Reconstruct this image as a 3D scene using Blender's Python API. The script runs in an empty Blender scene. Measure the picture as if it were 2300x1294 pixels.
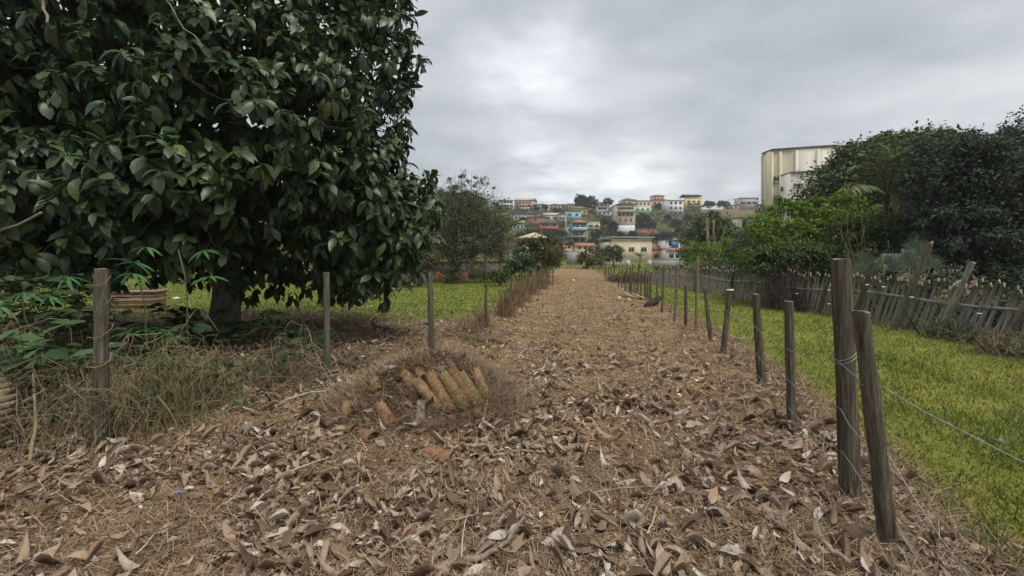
import bpy, math, random
import numpy as np
rng = np.random.default_rng(7)
random.seed(7)
R = math.radians
sc = bpy.context.scene
C = sc.collection

# ------------------------------------------------------------ camera
F, CX, CY, CAMH = 965.0, 1150.0, 580.0, 1.6      # photo pixels (2300 x 1294), horizon row, eye height
cam_d = bpy.data.cameras.new('camera'); cam = bpy.data.objects.new('camera', cam_d); C.objects.link(cam)
cam_d.sensor_width = 36.0; cam_d.lens = 36.0 * F / 2300.0
cam_d.shift_y = -(647.0 - CY) / 2300.0
cam_d.clip_start = 0.05; cam_d.clip_end = 3000
cam.location = (0, 0, CAMH); cam.rotation_euler = (R(90), 0, 0)
sc.camera = cam

# ------------------------------------------------------------ sky, sun, exposure
SUN_EL, SUN_AZ = 62.0, 140.0      # azimuth clockwise from +Y: behind the camera, to the right
world = bpy.data.worlds.new('World'); sc.world = world; world.use_nodes = True
wt = world.node_tree; wn = wt.nodes; wl = wt.links; wn.clear()
def wnode(t, **kw):
    n = wn.new(t)
    for k, v in kw.items(): setattr(n, k, v)
    return n
w_out = wnode('ShaderNodeOutputWorld'); w_bg = wnode('ShaderNodeBackground')
w_sky = wnode('ShaderNodeTexSky', sky_type='NISHITA', sun_disc=False)
w_sky.sun_elevation = R(SUN_EL); w_sky.sun_rotation = R(SUN_AZ)
w_tc = wnode('ShaderNodeTexCoord'); w_sep = wnode('ShaderNodeSeparateXYZ')
wl.new(w_tc.outputs['Generated'], w_sep.inputs[0])
def wmath(op, a, b=None, c=None, clamp=False):
    n = wnode('ShaderNodeMath', operation=op, use_clamp=clamp)
    for i, v in enumerate((a, b, c)):
        if v is None: continue
        if isinstance(v, (int, float)): n.inputs[i].default_value = v
        else: wl.new(v, n.inputs[i])
    return n.outputs[0]
zz = wmath('ADD', wmath('MAXIMUM', w_sep.outputs[2], 0.0), 0.16)
cx_ = wmath('DIVIDE', w_sep.outputs[0], zz); cy_ = wmath('DIVIDE', w_sep.outputs[1], zz)
w_cmb = wnode('ShaderNodeCombineXYZ'); wl.new(cx_, w_cmb.inputs[0]); wl.new(cy_, w_cmb.inputs[1])
def wnoise(scale, detail, rough, off, dist=0.0):
    m = wnode('ShaderNodeMapping'); m.inputs['Location'].default_value = off
    wl.new(w_cmb.outputs[0], m.inputs[0])
    n = wnode('ShaderNodeTexNoise'); n.inputs['Scale'].default_value = scale
    n.inputs['Detail'].default_value = detail; n.inputs['Roughness'].default_value = rough
    n.inputs['Distortion'].default_value = dist
    wl.new(m.outputs[0], n.inputs['Vector']); return n.outputs['Fac']
n_big = wnoise(0.55, 5.0, 0.52, (3.1, 1.7, 0.0), 0.25)
n_mid = wnoise(1.7, 6.0, 0.55, (8.2, 4.4, 2.0), 0.3)
n_wisp = wnoise(2.2, 7.0, 0.55, (4.2, 7.7, 5.0), 0.15)
dens = wmath('ADD', wmath('MULTIPLY', n_big, 0.65), wmath('MULTIPLY', n_mid, 0.35))
w_ramp = wnode('ShaderNodeValToRGB'); wl.new(dens, w_ramp.inputs[0])
cr = w_ramp.color_ramp
cr.elements[0].position = 0.36; cr.elements[0].color = (0.70, 0.71, 0.72, 1)
cr.elements[1].position = 0.64; cr.elements[1].color = (0.34, 0.37, 0.405, 1)
e = cr.elements.new(0.46); e.color = (0.555, 0.58, 0.61, 1)
e = cr.elements.new(0.54); e.color = (0.44, 0.47, 0.505, 1)
# thin places in the cloud deck where the light comes through
def thin_spot(px, py, size, gain):
    d = np.array([(px - CX) / F, 1.0, (CY - py) / F]); d /= np.linalg.norm(d)
    dp = wnode('ShaderNodeVectorMath', operation='DOT_PRODUCT'); wl.new(w_tc.outputs['Generated'], dp.inputs[0])
    dp.inputs[1].default_value = tuple(d)
    c = math.cos(R(size))
    s = wmath('DIVIDE', wmath('SUBTRACT', dp.outputs['Value'], c), 1 - c, clamp=True)
    s = wmath('MULTIPLY', wmath('POWER', s, 1.6), wmath('MULTIPLY', wmath('SUBTRACT', 0.66, n_wisp), 3.2, clamp=True))
    return wmath('MULTIPLY', s, gain)
spots = wmath('ADD', thin_spot(1190, 150, 12, 0.36), wmath('ADD', thin_spot(1230, 415, 8, 0.42), thin_spot(1420, 418, 9, 0.42)))
w_add = wnode('ShaderNodeMix', data_type='RGBA', blend_type='ADD'); w_add.inputs[0].default_value = 1.0
w_spot = wnode('ShaderNodeCombineColor'); 
for i in range(3): wl.new(spots, w_spot.inputs[i])
wl.new(w_ramp.outputs[0], w_add.inputs[6]); wl.new(w_spot.outputs[0], w_add.inputs[7])
w_scl = wnode('ShaderNodeMix', data_type='RGBA', blend_type='MULTIPLY'); w_scl.inputs[0].default_value = 1.0
wl.new(w_sky.outputs[0], w_scl.inputs[6]); w_scl.inputs[7].default_value = (0.1, 0.1, 0.1, 1)
w_mix = wnode('ShaderNodeMix', data_type='RGBA'); w_mix.inputs[0].default_value = 0.94
wl.new(w_scl.outputs[2], w_mix.inputs[6]); wl.new(w_add.outputs[2], w_mix.inputs[7])
wl.new(w_mix.outputs[2], w_bg.inputs[0]); w_bg.inputs[1].default_value = 0.56
wl.new(w_bg.outputs[0], w_out.inputs[0])
sun_d = bpy.data.lights.new('sun', 'SUN'); sun = bpy.data.objects.new('sun', sun_d); C.objects.link(sun)
sun_d.energy = 1.5; sun_d.angle = R(28); sun_d.color = (1.0, 0.95, 0.87)
az = R(SUN_AZ); sdir = (math.sin(az) * math.cos(R(SUN_EL)), math.cos(az) * math.cos(R(SUN_EL)), math.sin(R(SUN_EL)))
import mathutils
sun.rotation_euler = mathutils.Vector(sdir).to_track_quat('Z', 'Y').to_euler()
sun.location = (0, 0, 60)
sc.view_settings.view_transform = 'Standard'; sc.view_settings.look = 'None'
sc.view_settings.gamma = 1.0; sc.view_settings.use_curve_mapping = False
sc.view_settings.exposure = 1.15
sc.render.engine = 'CYCLES'
sc.cycles.max_bounces = 6; sc.cycles.diffuse_bounces = 3; sc.cycles.glossy_bounces = 2
sc.cycles.transmission_bounces = 3; sc.cycles.transparent_max_bounces = 4
sc.cycles.use_denoising = True

# ------------------------------------------------------------ helpers: materials
MATS = {}
def mat(name, a, b=None, scale=6.0, rough=0.85, bump=0.0, bscale=None, stretch=(1, 1, 1), island=False,
        trans=0.0, spec=0.3, detail=6.0, metal=0.0, stain=None, lo=0.32, hi=0.68, hue=None, mottle=0.45):
    """Procedural material: a to b by noise (or per loose piece), optional stain colour, bump and leaf translucency."""
    if name in MATS: return MATS[name]
    m = bpy.data.materials.new(name); m.use_nodes = True; MATS[name] = m
    t = m.node_tree; n = t.nodes; l = t.links; n.clear()
    out = n.new('ShaderNodeOutputMaterial'); p = n.new('ShaderNodeBsdfPrincipled')
    p.inputs['Roughness'].default_value = rough; p.inputs['Specular IOR Level'].default_value = spec
    p.inputs['Metallic'].default_value = metal
    b = b or a
    tc = n.new('ShaderNodeTexCoord'); mp = n.new('ShaderNodeMapping'); mp.inputs['Scale'].default_value = stretch
    oi = n.new('ShaderNodeObjectInfo')
    l.new(tc.outputs['Object'], mp.inputs[0])
    va = n.new('ShaderNodeVectorMath'); va.operation = 'ADD'
    rv = n.new('ShaderNodeMath'); rv.operation = 'MULTIPLY'; rv.inputs[1].default_value = 37.0
    l.new(oi.outputs['Random'], rv.inputs[0]); l.new(mp.outputs[0], va.inputs[0]); l.new(rv.outputs[0], va.inputs[1])
    no = n.new('ShaderNodeTexNoise'); no.inputs['Scale'].default_value = scale; no.inputs['Detail'].default_value = detail
    no.inputs['Roughness'].default_value = 0.62; l.new(va.outputs[0], no.inputs['Vector'])
    ramp = n.new('ShaderNodeValToRGB'); ce = ramp.color_ramp.elements
    ce[0].color = (*a, 1); ce[1].color = (*b, 1)
    if island:
        g = n.new('ShaderNodeNewGeometry'); s = n.new('ShaderNodeMath'); s.operation = 'ADD'
        l.new(g.outputs['Random Per Island'], s.inputs[0]); l.new(oi.outputs['Random'], s.inputs[1])
        fr = n.new('ShaderNodeMath'); fr.operation = 'FRACT'; l.new(s.outputs[0], fr.inputs[0])
        s2 = n.new('ShaderNodeMath'); s2.operation = 'MULTIPLY_ADD'; s2.inputs[1].default_value = mottle; s2.inputs[2].default_value = -mottle/2
        l.new(no.outputs[0], s2.inputs[0])
        s3 = n.new('ShaderNodeMath'); s3.operation = 'ADD'; s3.use_clamp = True
        l.new(fr.outputs[0], s3.inputs[0]); l.new(s2.outputs[0], s3.inputs[1]); fac = s3.outputs[0]
        if hue:
            ce[0].position = 0.0; ce[1].position = 1.0
            for pos, col in hue: e = ramp.color_ramp.elements.new(pos); e.color = (*col, 1)
    else:
        ce[0].position = lo; ce[1].position = hi; fac = no.outputs[0]
        if hue:
            for pos, col in hue: e = ramp.color_ramp.elements.new(pos); e.color = (*col, 1)
    l.new(fac, ramp.inputs[0]); col = ramp.outputs[0]
    if stain:
        n2 = n.new('ShaderNodeTexNoise'); n2.inputs['Scale'].default_value = stain[1]; n2.inputs['Detail'].default_value = 8
        l.new(va.outputs[0], n2.inputs['Vector'])
        r2 = n.new('ShaderNodeMapRange'); r2.inputs[1].default_value = 0.5; r2.inputs[2].default_value = 0.72
        r2.inputs[4].default_value = stain[2]; l.new(n2.outputs[0], r2.inputs[0])
        mx = n.new('ShaderNodeMix'); mx.data_type = 'RGBA'; l.new(r2.outputs[0], mx.inputs[0]); l.new(col, mx.inputs[6])
        mx.inputs[7].default_value = (*stain[0], 1); col = mx.outputs[2]
    l.new(col, p.inputs['Base Color'])
    if bump:
        bn = n.new('ShaderNodeTexNoise'); bn.inputs['Scale'].default_value = bscale or scale * 3; bn.inputs['Detail'].default_value = 8
        l.new(va.outputs[0], bn.inputs['Vector'])
        bp = n.new('ShaderNodeBump'); bp.inputs['Strength'].default_value = min(1, bump); bp.inputs['Distance'].default_value = 0.02 * max(1, bump)
        l.new(bn.outputs[0], bp.inputs['Height']); l.new(bp.outputs[0], p.inputs['Normal'])
    if trans:
        tr = n.new('ShaderNodeBsdfTranslucent'); l.new(col, tr.inputs[0])
        ms = n.new('ShaderNodeMixShader'); ms.inputs[0].default_value = trans
        l.new(p.outputs[0], ms.inputs[1]); l.new(tr.outputs[0], ms.inputs[2]); l.new(ms.outputs[0], out.inputs[0])
    else: l.new(p.outputs[0], out.inputs[0])
    return m

# ------------------------------------------------------------ helpers: meshes and objects
class MB:
    """Collects faces as numpy blocks; mesh(name) makes one mesh of them."""
    def __init__(self): self.v = []; self.f = []; self.n = 0
    def add(self, verts, faces):
        verts = np.asarray(verts, float).reshape(-1, 3)
        self.v.append(verts)
        for k in ([faces] if isinstance(faces, np.ndarray) else self._group(faces)): self.f.append(k + self.n)
        self.n += len(verts); return self
    @staticmethod
    def _group(faces):
        d = {}
        for q in faces: d.setdefault(len(q), []).append(q)
        return [np.array(x, int) for x in d.values()]
    def box(self, c, s, rz=0.0, M=None):
        x, y, z = [k / 2 for k in s]
        v = np.array([(-x,-y,-z),(x,-y,-z),(x,y,-z),(-x,y,-z),(-x,-y,z),(x,-y,z),(x,y,z),(-x,y,z)])
        if rz:
            cs, sn = math.cos(rz), math.sin(rz); v = v @ np.array([(cs,sn,0),(-sn,cs,0),(0,0,1)])
        if M is not None: v = v @ np.asarray(M).T
        return self.add(v + np.array(c), [(0,3,2,1),(4,5,6,7),(0,1,5,4),(1,2,6,5),(2,3,7,6),(3,0,4,7)])
    def tube(self, pts, rad, sides=6, cap=True):
        pts = np.asarray(pts, float); k = len(pts); rad = np.broadcast_to(np.asarray(rad, float), (k,))
        t = np.gradient(pts, axis=0); t /= np.linalg.norm(t, axis=1)[:, None] + 1e-9
        ref = np.where(np.abs(t[:, 2:3]) > 0.9, np.array([[1.0, 0, 0]]), np.array([[0, 0, 1.0]]))
        u = np.cross(t, ref); u /= np.linalg.norm(u, axis=1)[:, None] + 1e-9
        for i in range(1, k):
            pu = u[i-1] - t[i] * np.dot(u[i-1], t[i]); nn = np.linalg.norm(pu)
            if nn > 1e-5: u[i] = pu / nn
        w = np.cross(t, u); a = np.arange(sides) / sides * 2 * np.pi
        v = (pts[:, None] + rad[:, None, None] * (np.cos(a)[None, :, None] * u[:, None] + np.sin(a)[None, :, None] * w[:, None])).reshape(-1, 3)
        i, j = np.meshgrid(np.arange(k-1), np.arange(sides), indexing='ij'); i = i.ravel(); j = j.ravel(); j2 = (j + 1) % sides
        self.add(v, np.stack([i*sides+j, i*sides+j2, (i+1)*sides+j2, (i+1)*sides+j], 1))
        if cap:
            self.f.append(np.array([[self.n - 1 - q for q in range(sides)][::-1]])); self.f.append(np.array([[self.n - k*sides + q for q in range(sides)][::-1]]))
        return self
    def mesh(self, name, smooth=False):
        me = bpy.data.meshes.new(name)
        if not self.v: return me
        v = np.concatenate(self.v); me.vertices.add(len(v)); me.vertices.foreach_set('co', v.ravel())
        tot = np.concatenate([np.full(len(k), k.shape[1]) for k in self.f]); loops = np.concatenate([k.ravel() for k in self.f])
        st = np.concatenate([[0], np.cumsum(tot)[:-1]])
        me.loops.add(len(loops)); me.loops.foreach_set('vertex_index', loops.astype(np.int32))
        me.polygons.add(len(tot)); me.polygons.foreach_set('loop_start', st.astype(np.int32))
        if smooth: me.polygons.foreach_set('use_smooth', np.ones(len(tot), bool))
        me.update(calc_edges=True); return me
def link(name, me, m=None, parent=None, loc=None):
    o = bpy.data.objects.new(name, me); C.objects.link(o)
    if m is not None and not me.materials: me.materials.append(m)
    if parent is not None: o.parent = parent
    if loc is not None: o.location = loc
    return o
def build(name, mb, m, parent=None, smooth=False, loc=None): return link(name, mb.mesh(name, smooth), m, parent, loc)
def tag(o, label=None, cat=None, group=None, kind=None):
    if label: o['label'] = label
    if cat: o['category'] = cat
    if group: o['group'] = group
    if kind: o['kind'] = kind
    return o
def thing(name, label, cat, loc=(0, 0, 0), rz=0.0, group=None):
    o = bpy.data.objects.new(name, None); C.objects.link(o); o.empty_display_size = 0.2
    o.location = tuple(float(k) for k in loc); o.rotation_euler = (0, 0, rz); return tag(o, label, cat, group)
def unit(a): return a / (np.linalg.norm(a, axis=-1, keepdims=True) + 1e-9)

# ------------------------------------------------------------ terrain functions
def smooth01(t): t = np.clip(t, 0, 1); return t * t * (3 - 2 * t)
_ph = rng.uniform(0, 6.28, (10, 2)); _kk = rng.uniform(-1, 1, (10, 2)) * np.array([[1.6]]) ; _kk += np.sign(_kk) * 0.35
def wob(x, y): return sum(np.sin(_kk[i, 0]*x + _kk[i, 1]*y + _ph[i, 0]) for i in range(10)) / 10
XR = np.array([(-4,1.2),(1,1.7),(2.4,2.1),(2.9,2.27),(4.1,2.68),(5.5,3.17),(7.2,3.54),(8.35,3.86),(9.4,4.0),(12.8,4.45),(15,4.8),(18.6,5.1),(28,6.6),(35,7.7),(77,14.6),(200,30)])
XL = np.array([(-4,-9),(1,-6.2),(3.6,-3.6),(5.9,-2.5),(7.2,-1.45),(9.7,-.75),(11.8,-.35),(23.7,1.5),(50,5.0),(77,8.4),(200,25)])
def xr(y): return np.interp(y, XR[:, 0], XR[:, 1])
def xl(y): return np.interp(y, XL[:, 0], XL[:, 1])
MX, MY = -0.92, 4.75
def H(x, y):
    x = np.asarray(x, float); y = np.asarray(y, float)
    z = 0.045 * wob(x, y) * np.exp(-np.maximum(y - 6, 0) / 40)
    u = np.sqrt(((x - MX) / 0.98)**2 + ((y - MY) / 0.72)**2)
    z = z + 0.47 * smooth01(1.15 - u) * (1 + 0.25 * wob(4*x + 3, 4*y))
    z = z + 0.10 * smooth01((xl(y) - x + 0.6) / 1.2) * smooth01((12 - y) / 4) * smooth01((y - 2.6) / 1.5)     # raised verge under the fence
    hy = y + 10 * np.sin(x / 61 + 0.6)
    z = z + 0.9 * smooth01((y - 80) / 40)
    z = z + 29.0 * smooth01((hy - 140) / 125) ** 0.92 + 1.6 * wob(x / 22, y / 22) * smooth01((y - 150) / 60)
    z = z - 22 * smooth01((hy - 300) / 260)
    return z
def hit(px, py, y0=1.2, y1=330.0):
    """Where the ray through a photo pixel first meets the terrain."""
    dx, dz = (px - CX) / F, (CY - py) / F
    ys = np.concatenate([np.linspace(y0, 40, 1600), np.linspace(40, y1, 2900)])
    d = CAMH + dz * ys - H(dx * ys, ys); k = np.argmax(d < 0)
    if d[k] >= 0: k = int(np.argmin(np.where(ys > 150, d, 1e9)))
    y = ys[k]; return np.array([dx * y, y, float(H(dx * y, y))])
def P(px, py, y): return np.array([(px - CX) / F * y, y, CAMH + (CY - py) / F * y])
def gz(x, y): return float(H(x, y))
def lawn_mask(x, y):
    n = wob(2.3*x + 5, 2.3*y) * 0.5 + 0.35 * wob(5*x, 5*y + 2)
    r = smooth01((x - xr(y) - 0.42 + 0.40 * n) / 0.45)
    r = r * np.where(y < 60, smooth01((np.maximum(9.05, 0.355*y) - x) / 0.3), 1.0)  # dark soil replaces lawn past the pickets, painting in the shadow there
    l = smooth01((xl(y) - x - 0.25 + 0.6*n) / 0.9) * smooth01((y - 9.4 + 1.5*n - 1.6*smooth01((-x - 3)/2)) / 3.2)
    far = smooth01((y - 77) / 4)
    return np.maximum(np.maximum(r, l), far)

# ------------------------------------------------------------ ground, path, hillside
def grow(a, b, step, end, g=1.14):
    v = list(np.arange(a, b, step)); s = step
    while v[-1] < end: s *= g; v.append(v[-1] + s)
    return np.array(v)
gx = np.concatenate([-grow(7, 7.1, 0.14, 620)[::-1], np.arange(-6.9, 9.0, 0.1), grow(9.0, 9.1, 0.14, 620)])
gy = np.concatenate([-grow(0, 0.1, 0.3, 60)[::-1], np.arange(0.1, 13, 0.1), grow(13, 13.1, 0.13, 138, 1.035)])
hy_ = np.concatenate([[gy[-1]], np.arange(gy[-1] + 2.5, 340, 2.5), grow(342, 343, 5, 900)])
hx_ = np.concatenate([-grow(140, 141, 3, 620)[::-1], np.arange(-138, 140, 2.5), grow(140.5, 141, 3, 620)])
def grid(xs, ys, zo=0.0):
    X, Y = np.meshgrid(xs, ys); Z = H(X, Y) + zo; n, k = X.shape
    i, j = np.meshgrid(np.arange(n-1), np.arange(k-1), indexing='ij'); a = (i*k + j).ravel()
    return MB().add(np.stack([X, Y, Z], -1).reshape(-1, 3), np.stack([a, a+1, a+k+1, a+k], 1)), X.ravel(), Y.ravel()
def ground_mat(name, soil, grass):
    """Soil and grass colours mixed by the 'lawn' attribute, with mottling and fine relief."""
    m = bpy.data.materials.new(name); m.use_nodes = True; t = m.node_tree; n = t.nodes; l = t.links
    p = n['Principled BSDF']; p.inputs['Roughness'].default_value = 0.95; p.inputs['Specular IOR Level'].default_value = 0.1
    tc = n.new('ShaderNodeTexCoord')
    def nz(s, d=8):
        q = n.new('ShaderNodeTexNoise'); q.inputs['Scale'].default_value = s; q.inputs['Detail'].default_value = d; q.inputs['Roughness'].default_value = 0.65
        l.new(tc.outputs['Object'], q.inputs['Vector']); return q.outputs[0]
    def rmp(fac, cols):
        r = n.new('ShaderNodeValToRGB'); l.new(fac, r.inputs[0]); ce = r.color_ramp.elements
        ce[0].position, ce[0].color = cols[0][0], (*cols[0][1], 1); ce[1].position, ce[1].color = cols[-1][0], (*cols[-1][1], 1)
        for pos, c in cols[1:-1]: e = ce.new(pos); e.color = (*c, 1)
        return r.outputs[0]
    def mix(fac, a, b, bt='MIX'):
        q = n.new('ShaderNodeMix'); q.data_type = 'RGBA'; q.blend_type = bt
        if isinstance(fac, float): q.inputs[0].default_value = fac
        else: l.new(fac, q.inputs[0])
        l.new(a, q.inputs[6]); l.new(b, q.inputs[7]); return q.outputs[2]
    s = rmp(nz(2.2), soil); s2 = rmp(nz(38.0, 4), [(0.3, (0.45, 0.42, 0.40)), (0.7, (1.35, 1.3, 1.25))])
    s = mix(1.0, s, s2, 'MULTIPLY')
    g = rmp(nz(1.1), grass); g2 = rmp(nz(26.0, 4), [(0.3, (0.78, 0.78, 0.75)), (0.7, (1.2, 1.2, 1.15))]); g = mix(1.0, g, g2, 'MULTIPLY')
    at = n.new('ShaderNodeAttribute'); at.attribute_name = 'lawn'
    l.new(mix(at.outputs['Fac'], s, g), p.inputs['Base Color'])
    bp = n.new('ShaderNodeBump'); bp.inputs['Strength'].default_value = 0.9; bp.inputs['Distance'].default_value = 0.03
    l.new(nz(24.0), bp.inputs['Height']); l.new(bp.outputs[0], p.inputs['Normal'])
    return m
SOIL = [(0.30, (0.085, 0.056, 0.034)), (0.5, (0.17, 0.115, 0.068)), (0.70, (0.25, 0.18, 0.11))]
GRASSC = [(0.30, (0.075, 0.10, 0.02)), (0.5, (0.15, 0.165, 0.03)), (0.72, (0.24, 0.215, 0.06))]
mb, X, Y = grid(gx, gy); g = build('ground', mb, ground_mat('ground_mat', SOIL, GRASSC), smooth=True); tag(g, kind='structure')
def put_attr(o, vals):
    a = o.data.attributes.new('lawn', 'FLOAT', 'POINT'); a.data.foreach_set('value', np.asarray(vals, np.float32))
put_attr(g, lawn_mask(X, Y))
HSOIL = [(0.32, (0.09, 0.065, 0.035)), (0.5, (0.17, 0.13, 0.075)), (0.68, (0.24, 0.20, 0.12))]
HGRASS = [(0.30, (0.03, 0.05, 0.015)), (0.5, (0.065, 0.085, 0.025)), (0.70, (0.12, 0.13, 0.045))]
mb, X, Y = grid(hx_, hy_); g = build('hillside', mb, ground_mat('hill_mat', HSOIL, HGRASS), smooth=True); tag(g, kind='structure')
put_attr(g, np.clip(0.85 - 0.75 * smooth01((X - 95) / 25) * smooth01((Y - 200) / 25) + 0.5*wob(X/9, Y/9) - 0.3*wob(X/4+3, Y/4), 0, 1))
# the worn track: its own ragged-edged sheet a little above the soil
py_ = np.concatenate([np.arange(-3, 14, 0.12), grow(14, 14.1, 0.14, 78, 1.03)]); npth = 46
PX = []
for y in py_:
    a = float(xl(y)) - 0.15 + 0.22*wob(9, 3.1*y) ; b = float(xr(y)) + 0.28 + 0.25*wob(2.7*y, 4)
    PX.append(np.linspace(a, b, npth))
PX = np.array(PX); PY = np.repeat(py_[:, None], npth, 1); PZ = H(PX, PY) + 0.012 + 0.02*smooth01((PY-14)/20)
PZ[:, 0] -= 0.05; PZ[:, -1] -= 0.05
i, j = np.meshgrid(np.arange(len(py_)-1), np.arange(npth-1), indexing='ij'); a = (i*npth + j).ravel()
mb = MB().add(np.stack([PX, PY, PZ], -1).reshape(-1, 3), np.stack([a, a+1, a+npth+1, a+npth], 1))
PSOIL = [(0.30, (0.145, 0.096, 0.052)), (0.48, (0.25, 0.17, 0.093)), (0.70, (0.355, 0.262, 0.16))]
pth = build('path', mb, ground_mat('path_mat', PSOIL, GRASSC), smooth=True); tag(pth, kind='structure'); put_attr(pth, np.clip(0.22*wob(1.7*PX, 1.1*PY).ravel()*smooth01((PY.ravel()-6)/6)+0.02, 0, 1))

#%%PART2
# ------------------------------------------------------------ leaves: templates and scattering
def leaf_tpl(W=0.36, rows=5, fold=0.16, droop=0.22, peak=0.6, wave=0.0, curl=0.0):
    """Blade along +Y of length 1, width W, folded along the midrib and bent down."""
    t = np.linspace(0, 1, rows); w = np.where(t < peak, np.sin(t / peak * np.pi / 2) ** 0.9, np.cos((t - peak) / (1 - peak) * np.pi / 2) ** 0.75)
    w = np.maximum(w, 0.05) * W / 2; v = []
    for k in range(rows):
        ang = droop * t[k] * 2; y = t[k] * (1 - 0.18 * droop * t[k]); z = -droop * t[k]**2
        for s in (-1, 0, 1):
            x = s * w[k]; zz = z + abs(s) * w[k] * (fold * 2 + curl * 4 * t[k]) + wave * math.sin(5 * t[k] + s) * abs(s)
            if curl: x *= (1 - 0.55 * abs(curl))
            v.append((x, y, zz))
    q = [(r*3+c, r*3+c+1, r*3+c+4, r*3+c+3) for r in range(rows-1) for c in (0, 1)]
    return np.array(v), np.array(q)
def frames(d, up):
    y = unit(d); x = np.cross(y, up); bad = np.linalg.norm(x, axis=1) < 1e-3; x[bad] = np.cross(y[bad], np.array([1.0, 0.2, 0])); x = unit(x)
    return np.stack([x, y, np.cross(x, y)], -1)
def scatter(mb, tpl, pos, d, up, s, wide=None):
    v, q = tpl; M = frames(d, up); n = len(pos); s = np.broadcast_to(np.asarray(s, float), (n,))
    vv = v[None] * s[:, None, None]
    if wide is not None: vv = vv * np.stack([wide, np.ones(n), np.ones(n)], 1)[:, None]
    out = np.einsum('nij,nkj->nki', M, vv) + pos[:, None]
    mb.add(out.reshape(-1, 3), (q[None] + (np.arange(n) * len(v))[:, None, None]).reshape(-1, q.shape[1]))
def rdir(n): return unit(rng.normal(size=(n, 3)))
def in_frame(p, m=60):
    px = CX + p[:, 0] / p[:, 1] * F; py = CY - (p[:, 2] - CAMH) / p[:, 1] * F
    return (p[:, 1] > 0.5) & (px > -m) & (px < 2300 + m) & (py > -m) & (py < 1294 + m), px, py
def crown_points(blobs, n, clumps=None, shell=0.72, spread=0.16, up_bias=0.25, keep=None):
    """Clumped points in the outer part of a union of ellipsoids; returns points and outward directions."""
    bl = np.array(blobs, float); wgt = (bl[:, 3]*bl[:, 4] + bl[:, 4]*bl[:, 5] + bl[:, 3]*bl[:, 5]); wgt /= wgt.sum()
    clumps = clumps or max(12, n // 40)
    b = rng.choice(len(bl), clumps, p=wgt); d = rdir(clumps); d[:, 2] += up_bias; d = unit(d)
    r = shell + (1 - shell) * rng.random(clumps) ** 0.6; r = r * (1 + 0.06 * np.clip(rng.normal(size=clumps), -2, 1.5))
    c = bl[b, :3] + d * bl[b, 3:] * r[:, None]
    if keep is not None:
        ok = keep(c); c, d, b = c[ok], d[ok], b[ok]
    k = rng.integers(0, len(c), n); sz = bl[b[k], 3:].mean(1) * spread * rng.uniform(0.4, 1.2, len(c))[k]
    off = np.clip(rng.normal(size=(n, 3)), -1.7, 1.7) * sz[:, None] * np.array([1, 1, 0.6])
    return c[k] + off, unit(d[k] + 0.5 * unit(off))
LEAF_SMALL = (np.array([(0, 0, 0), (0.27, 0.45, 0.09), (0, 1, -0.14), (-0.27, 0.45, 0.09)]), np.array([(0, 1, 2), (0, 2, 3)]))
LEAF_MID = leaf_tpl(0.46, 3, 0.15, 0.22, 0.5)
def foliage(name, blobs, n, size, m, parent, shell=0.72, spread=0.16, tpl=None, clumps=None, up_bias=0.25, droop=0.35, minz=None, smooth=False, keep=None):
    p, o = crown_points(blobs, n, clumps, shell, spread, up_bias, keep)
    if minz is not None: ok = p[:, 2] > minz; p, o = p[ok], o[ok]
    k = len(p); d = unit(o * 0.6 + rdir(k) * 0.9 - np.array([0, 0, droop])); up = unit(np.array([0, 0, 1.0]) + 0.7 * rdir(k) + 0.5 * o)
    mb = MB(); scatter(mb, tpl or LEAF_SMALL, p, d, up, size * rng.uniform(0.65, 1.3, k))
    return tag(build(name, mb, m, parent, smooth), kind='stuff')
def wavy(a, b, n, amp, sag=0.0):
    t = np.linspace(0, 1, n)[:, None]; a = np.asarray(a, float); b = np.asarray(b, float)
    w = np.cumsum(rng.normal(size=(n, 3)), 0); w -= w[0] + (w[-1] - w[0]) * t
    return a + (b - a) * t + w * amp / math.sqrt(n) + np.array([0, 0, 1.0]) * sag * 4 * t * (1 - t)

M_BARK = mat('bark_grey_brown', (0.045, 0.036, 0.028), (0.14, 0.12, 0.095), 7, 0.95, 1.0, 22, (1, 1, 0.35), stain=((0.20, 0.20, 0.16), 5, 0.5))
M_TWIG = mat('twig_bark', (0.06, 0.048, 0.035), (0.15, 0.125, 0.09), 9, 0.95, 0.5)
M_WOOD = mat('weathered_post_wood', (0.04, 0.032, 0.024), (0.24, 0.205, 0.155), 42, 0.95, 2.2, 95, (1, 1, 0.06), stain=((0.15, 0.155, 0.105), 4, 0.55), spec=0.1)
M_WOODP = mat('pale_sawn_wood', (0.10, 0.088, 0.07), (0.34, 0.305, 0.255), 42, 0.95, 1.8, 95, (1, 1, 0.06), stain=((0.12, 0.13, 0.08), 5, 0.6), spec=0.1)
M_END = mat('post_end_grain', (0.12, 0.10, 0.075), (0.27, 0.23, 0.175), 14, 0.95, 0.8)

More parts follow.
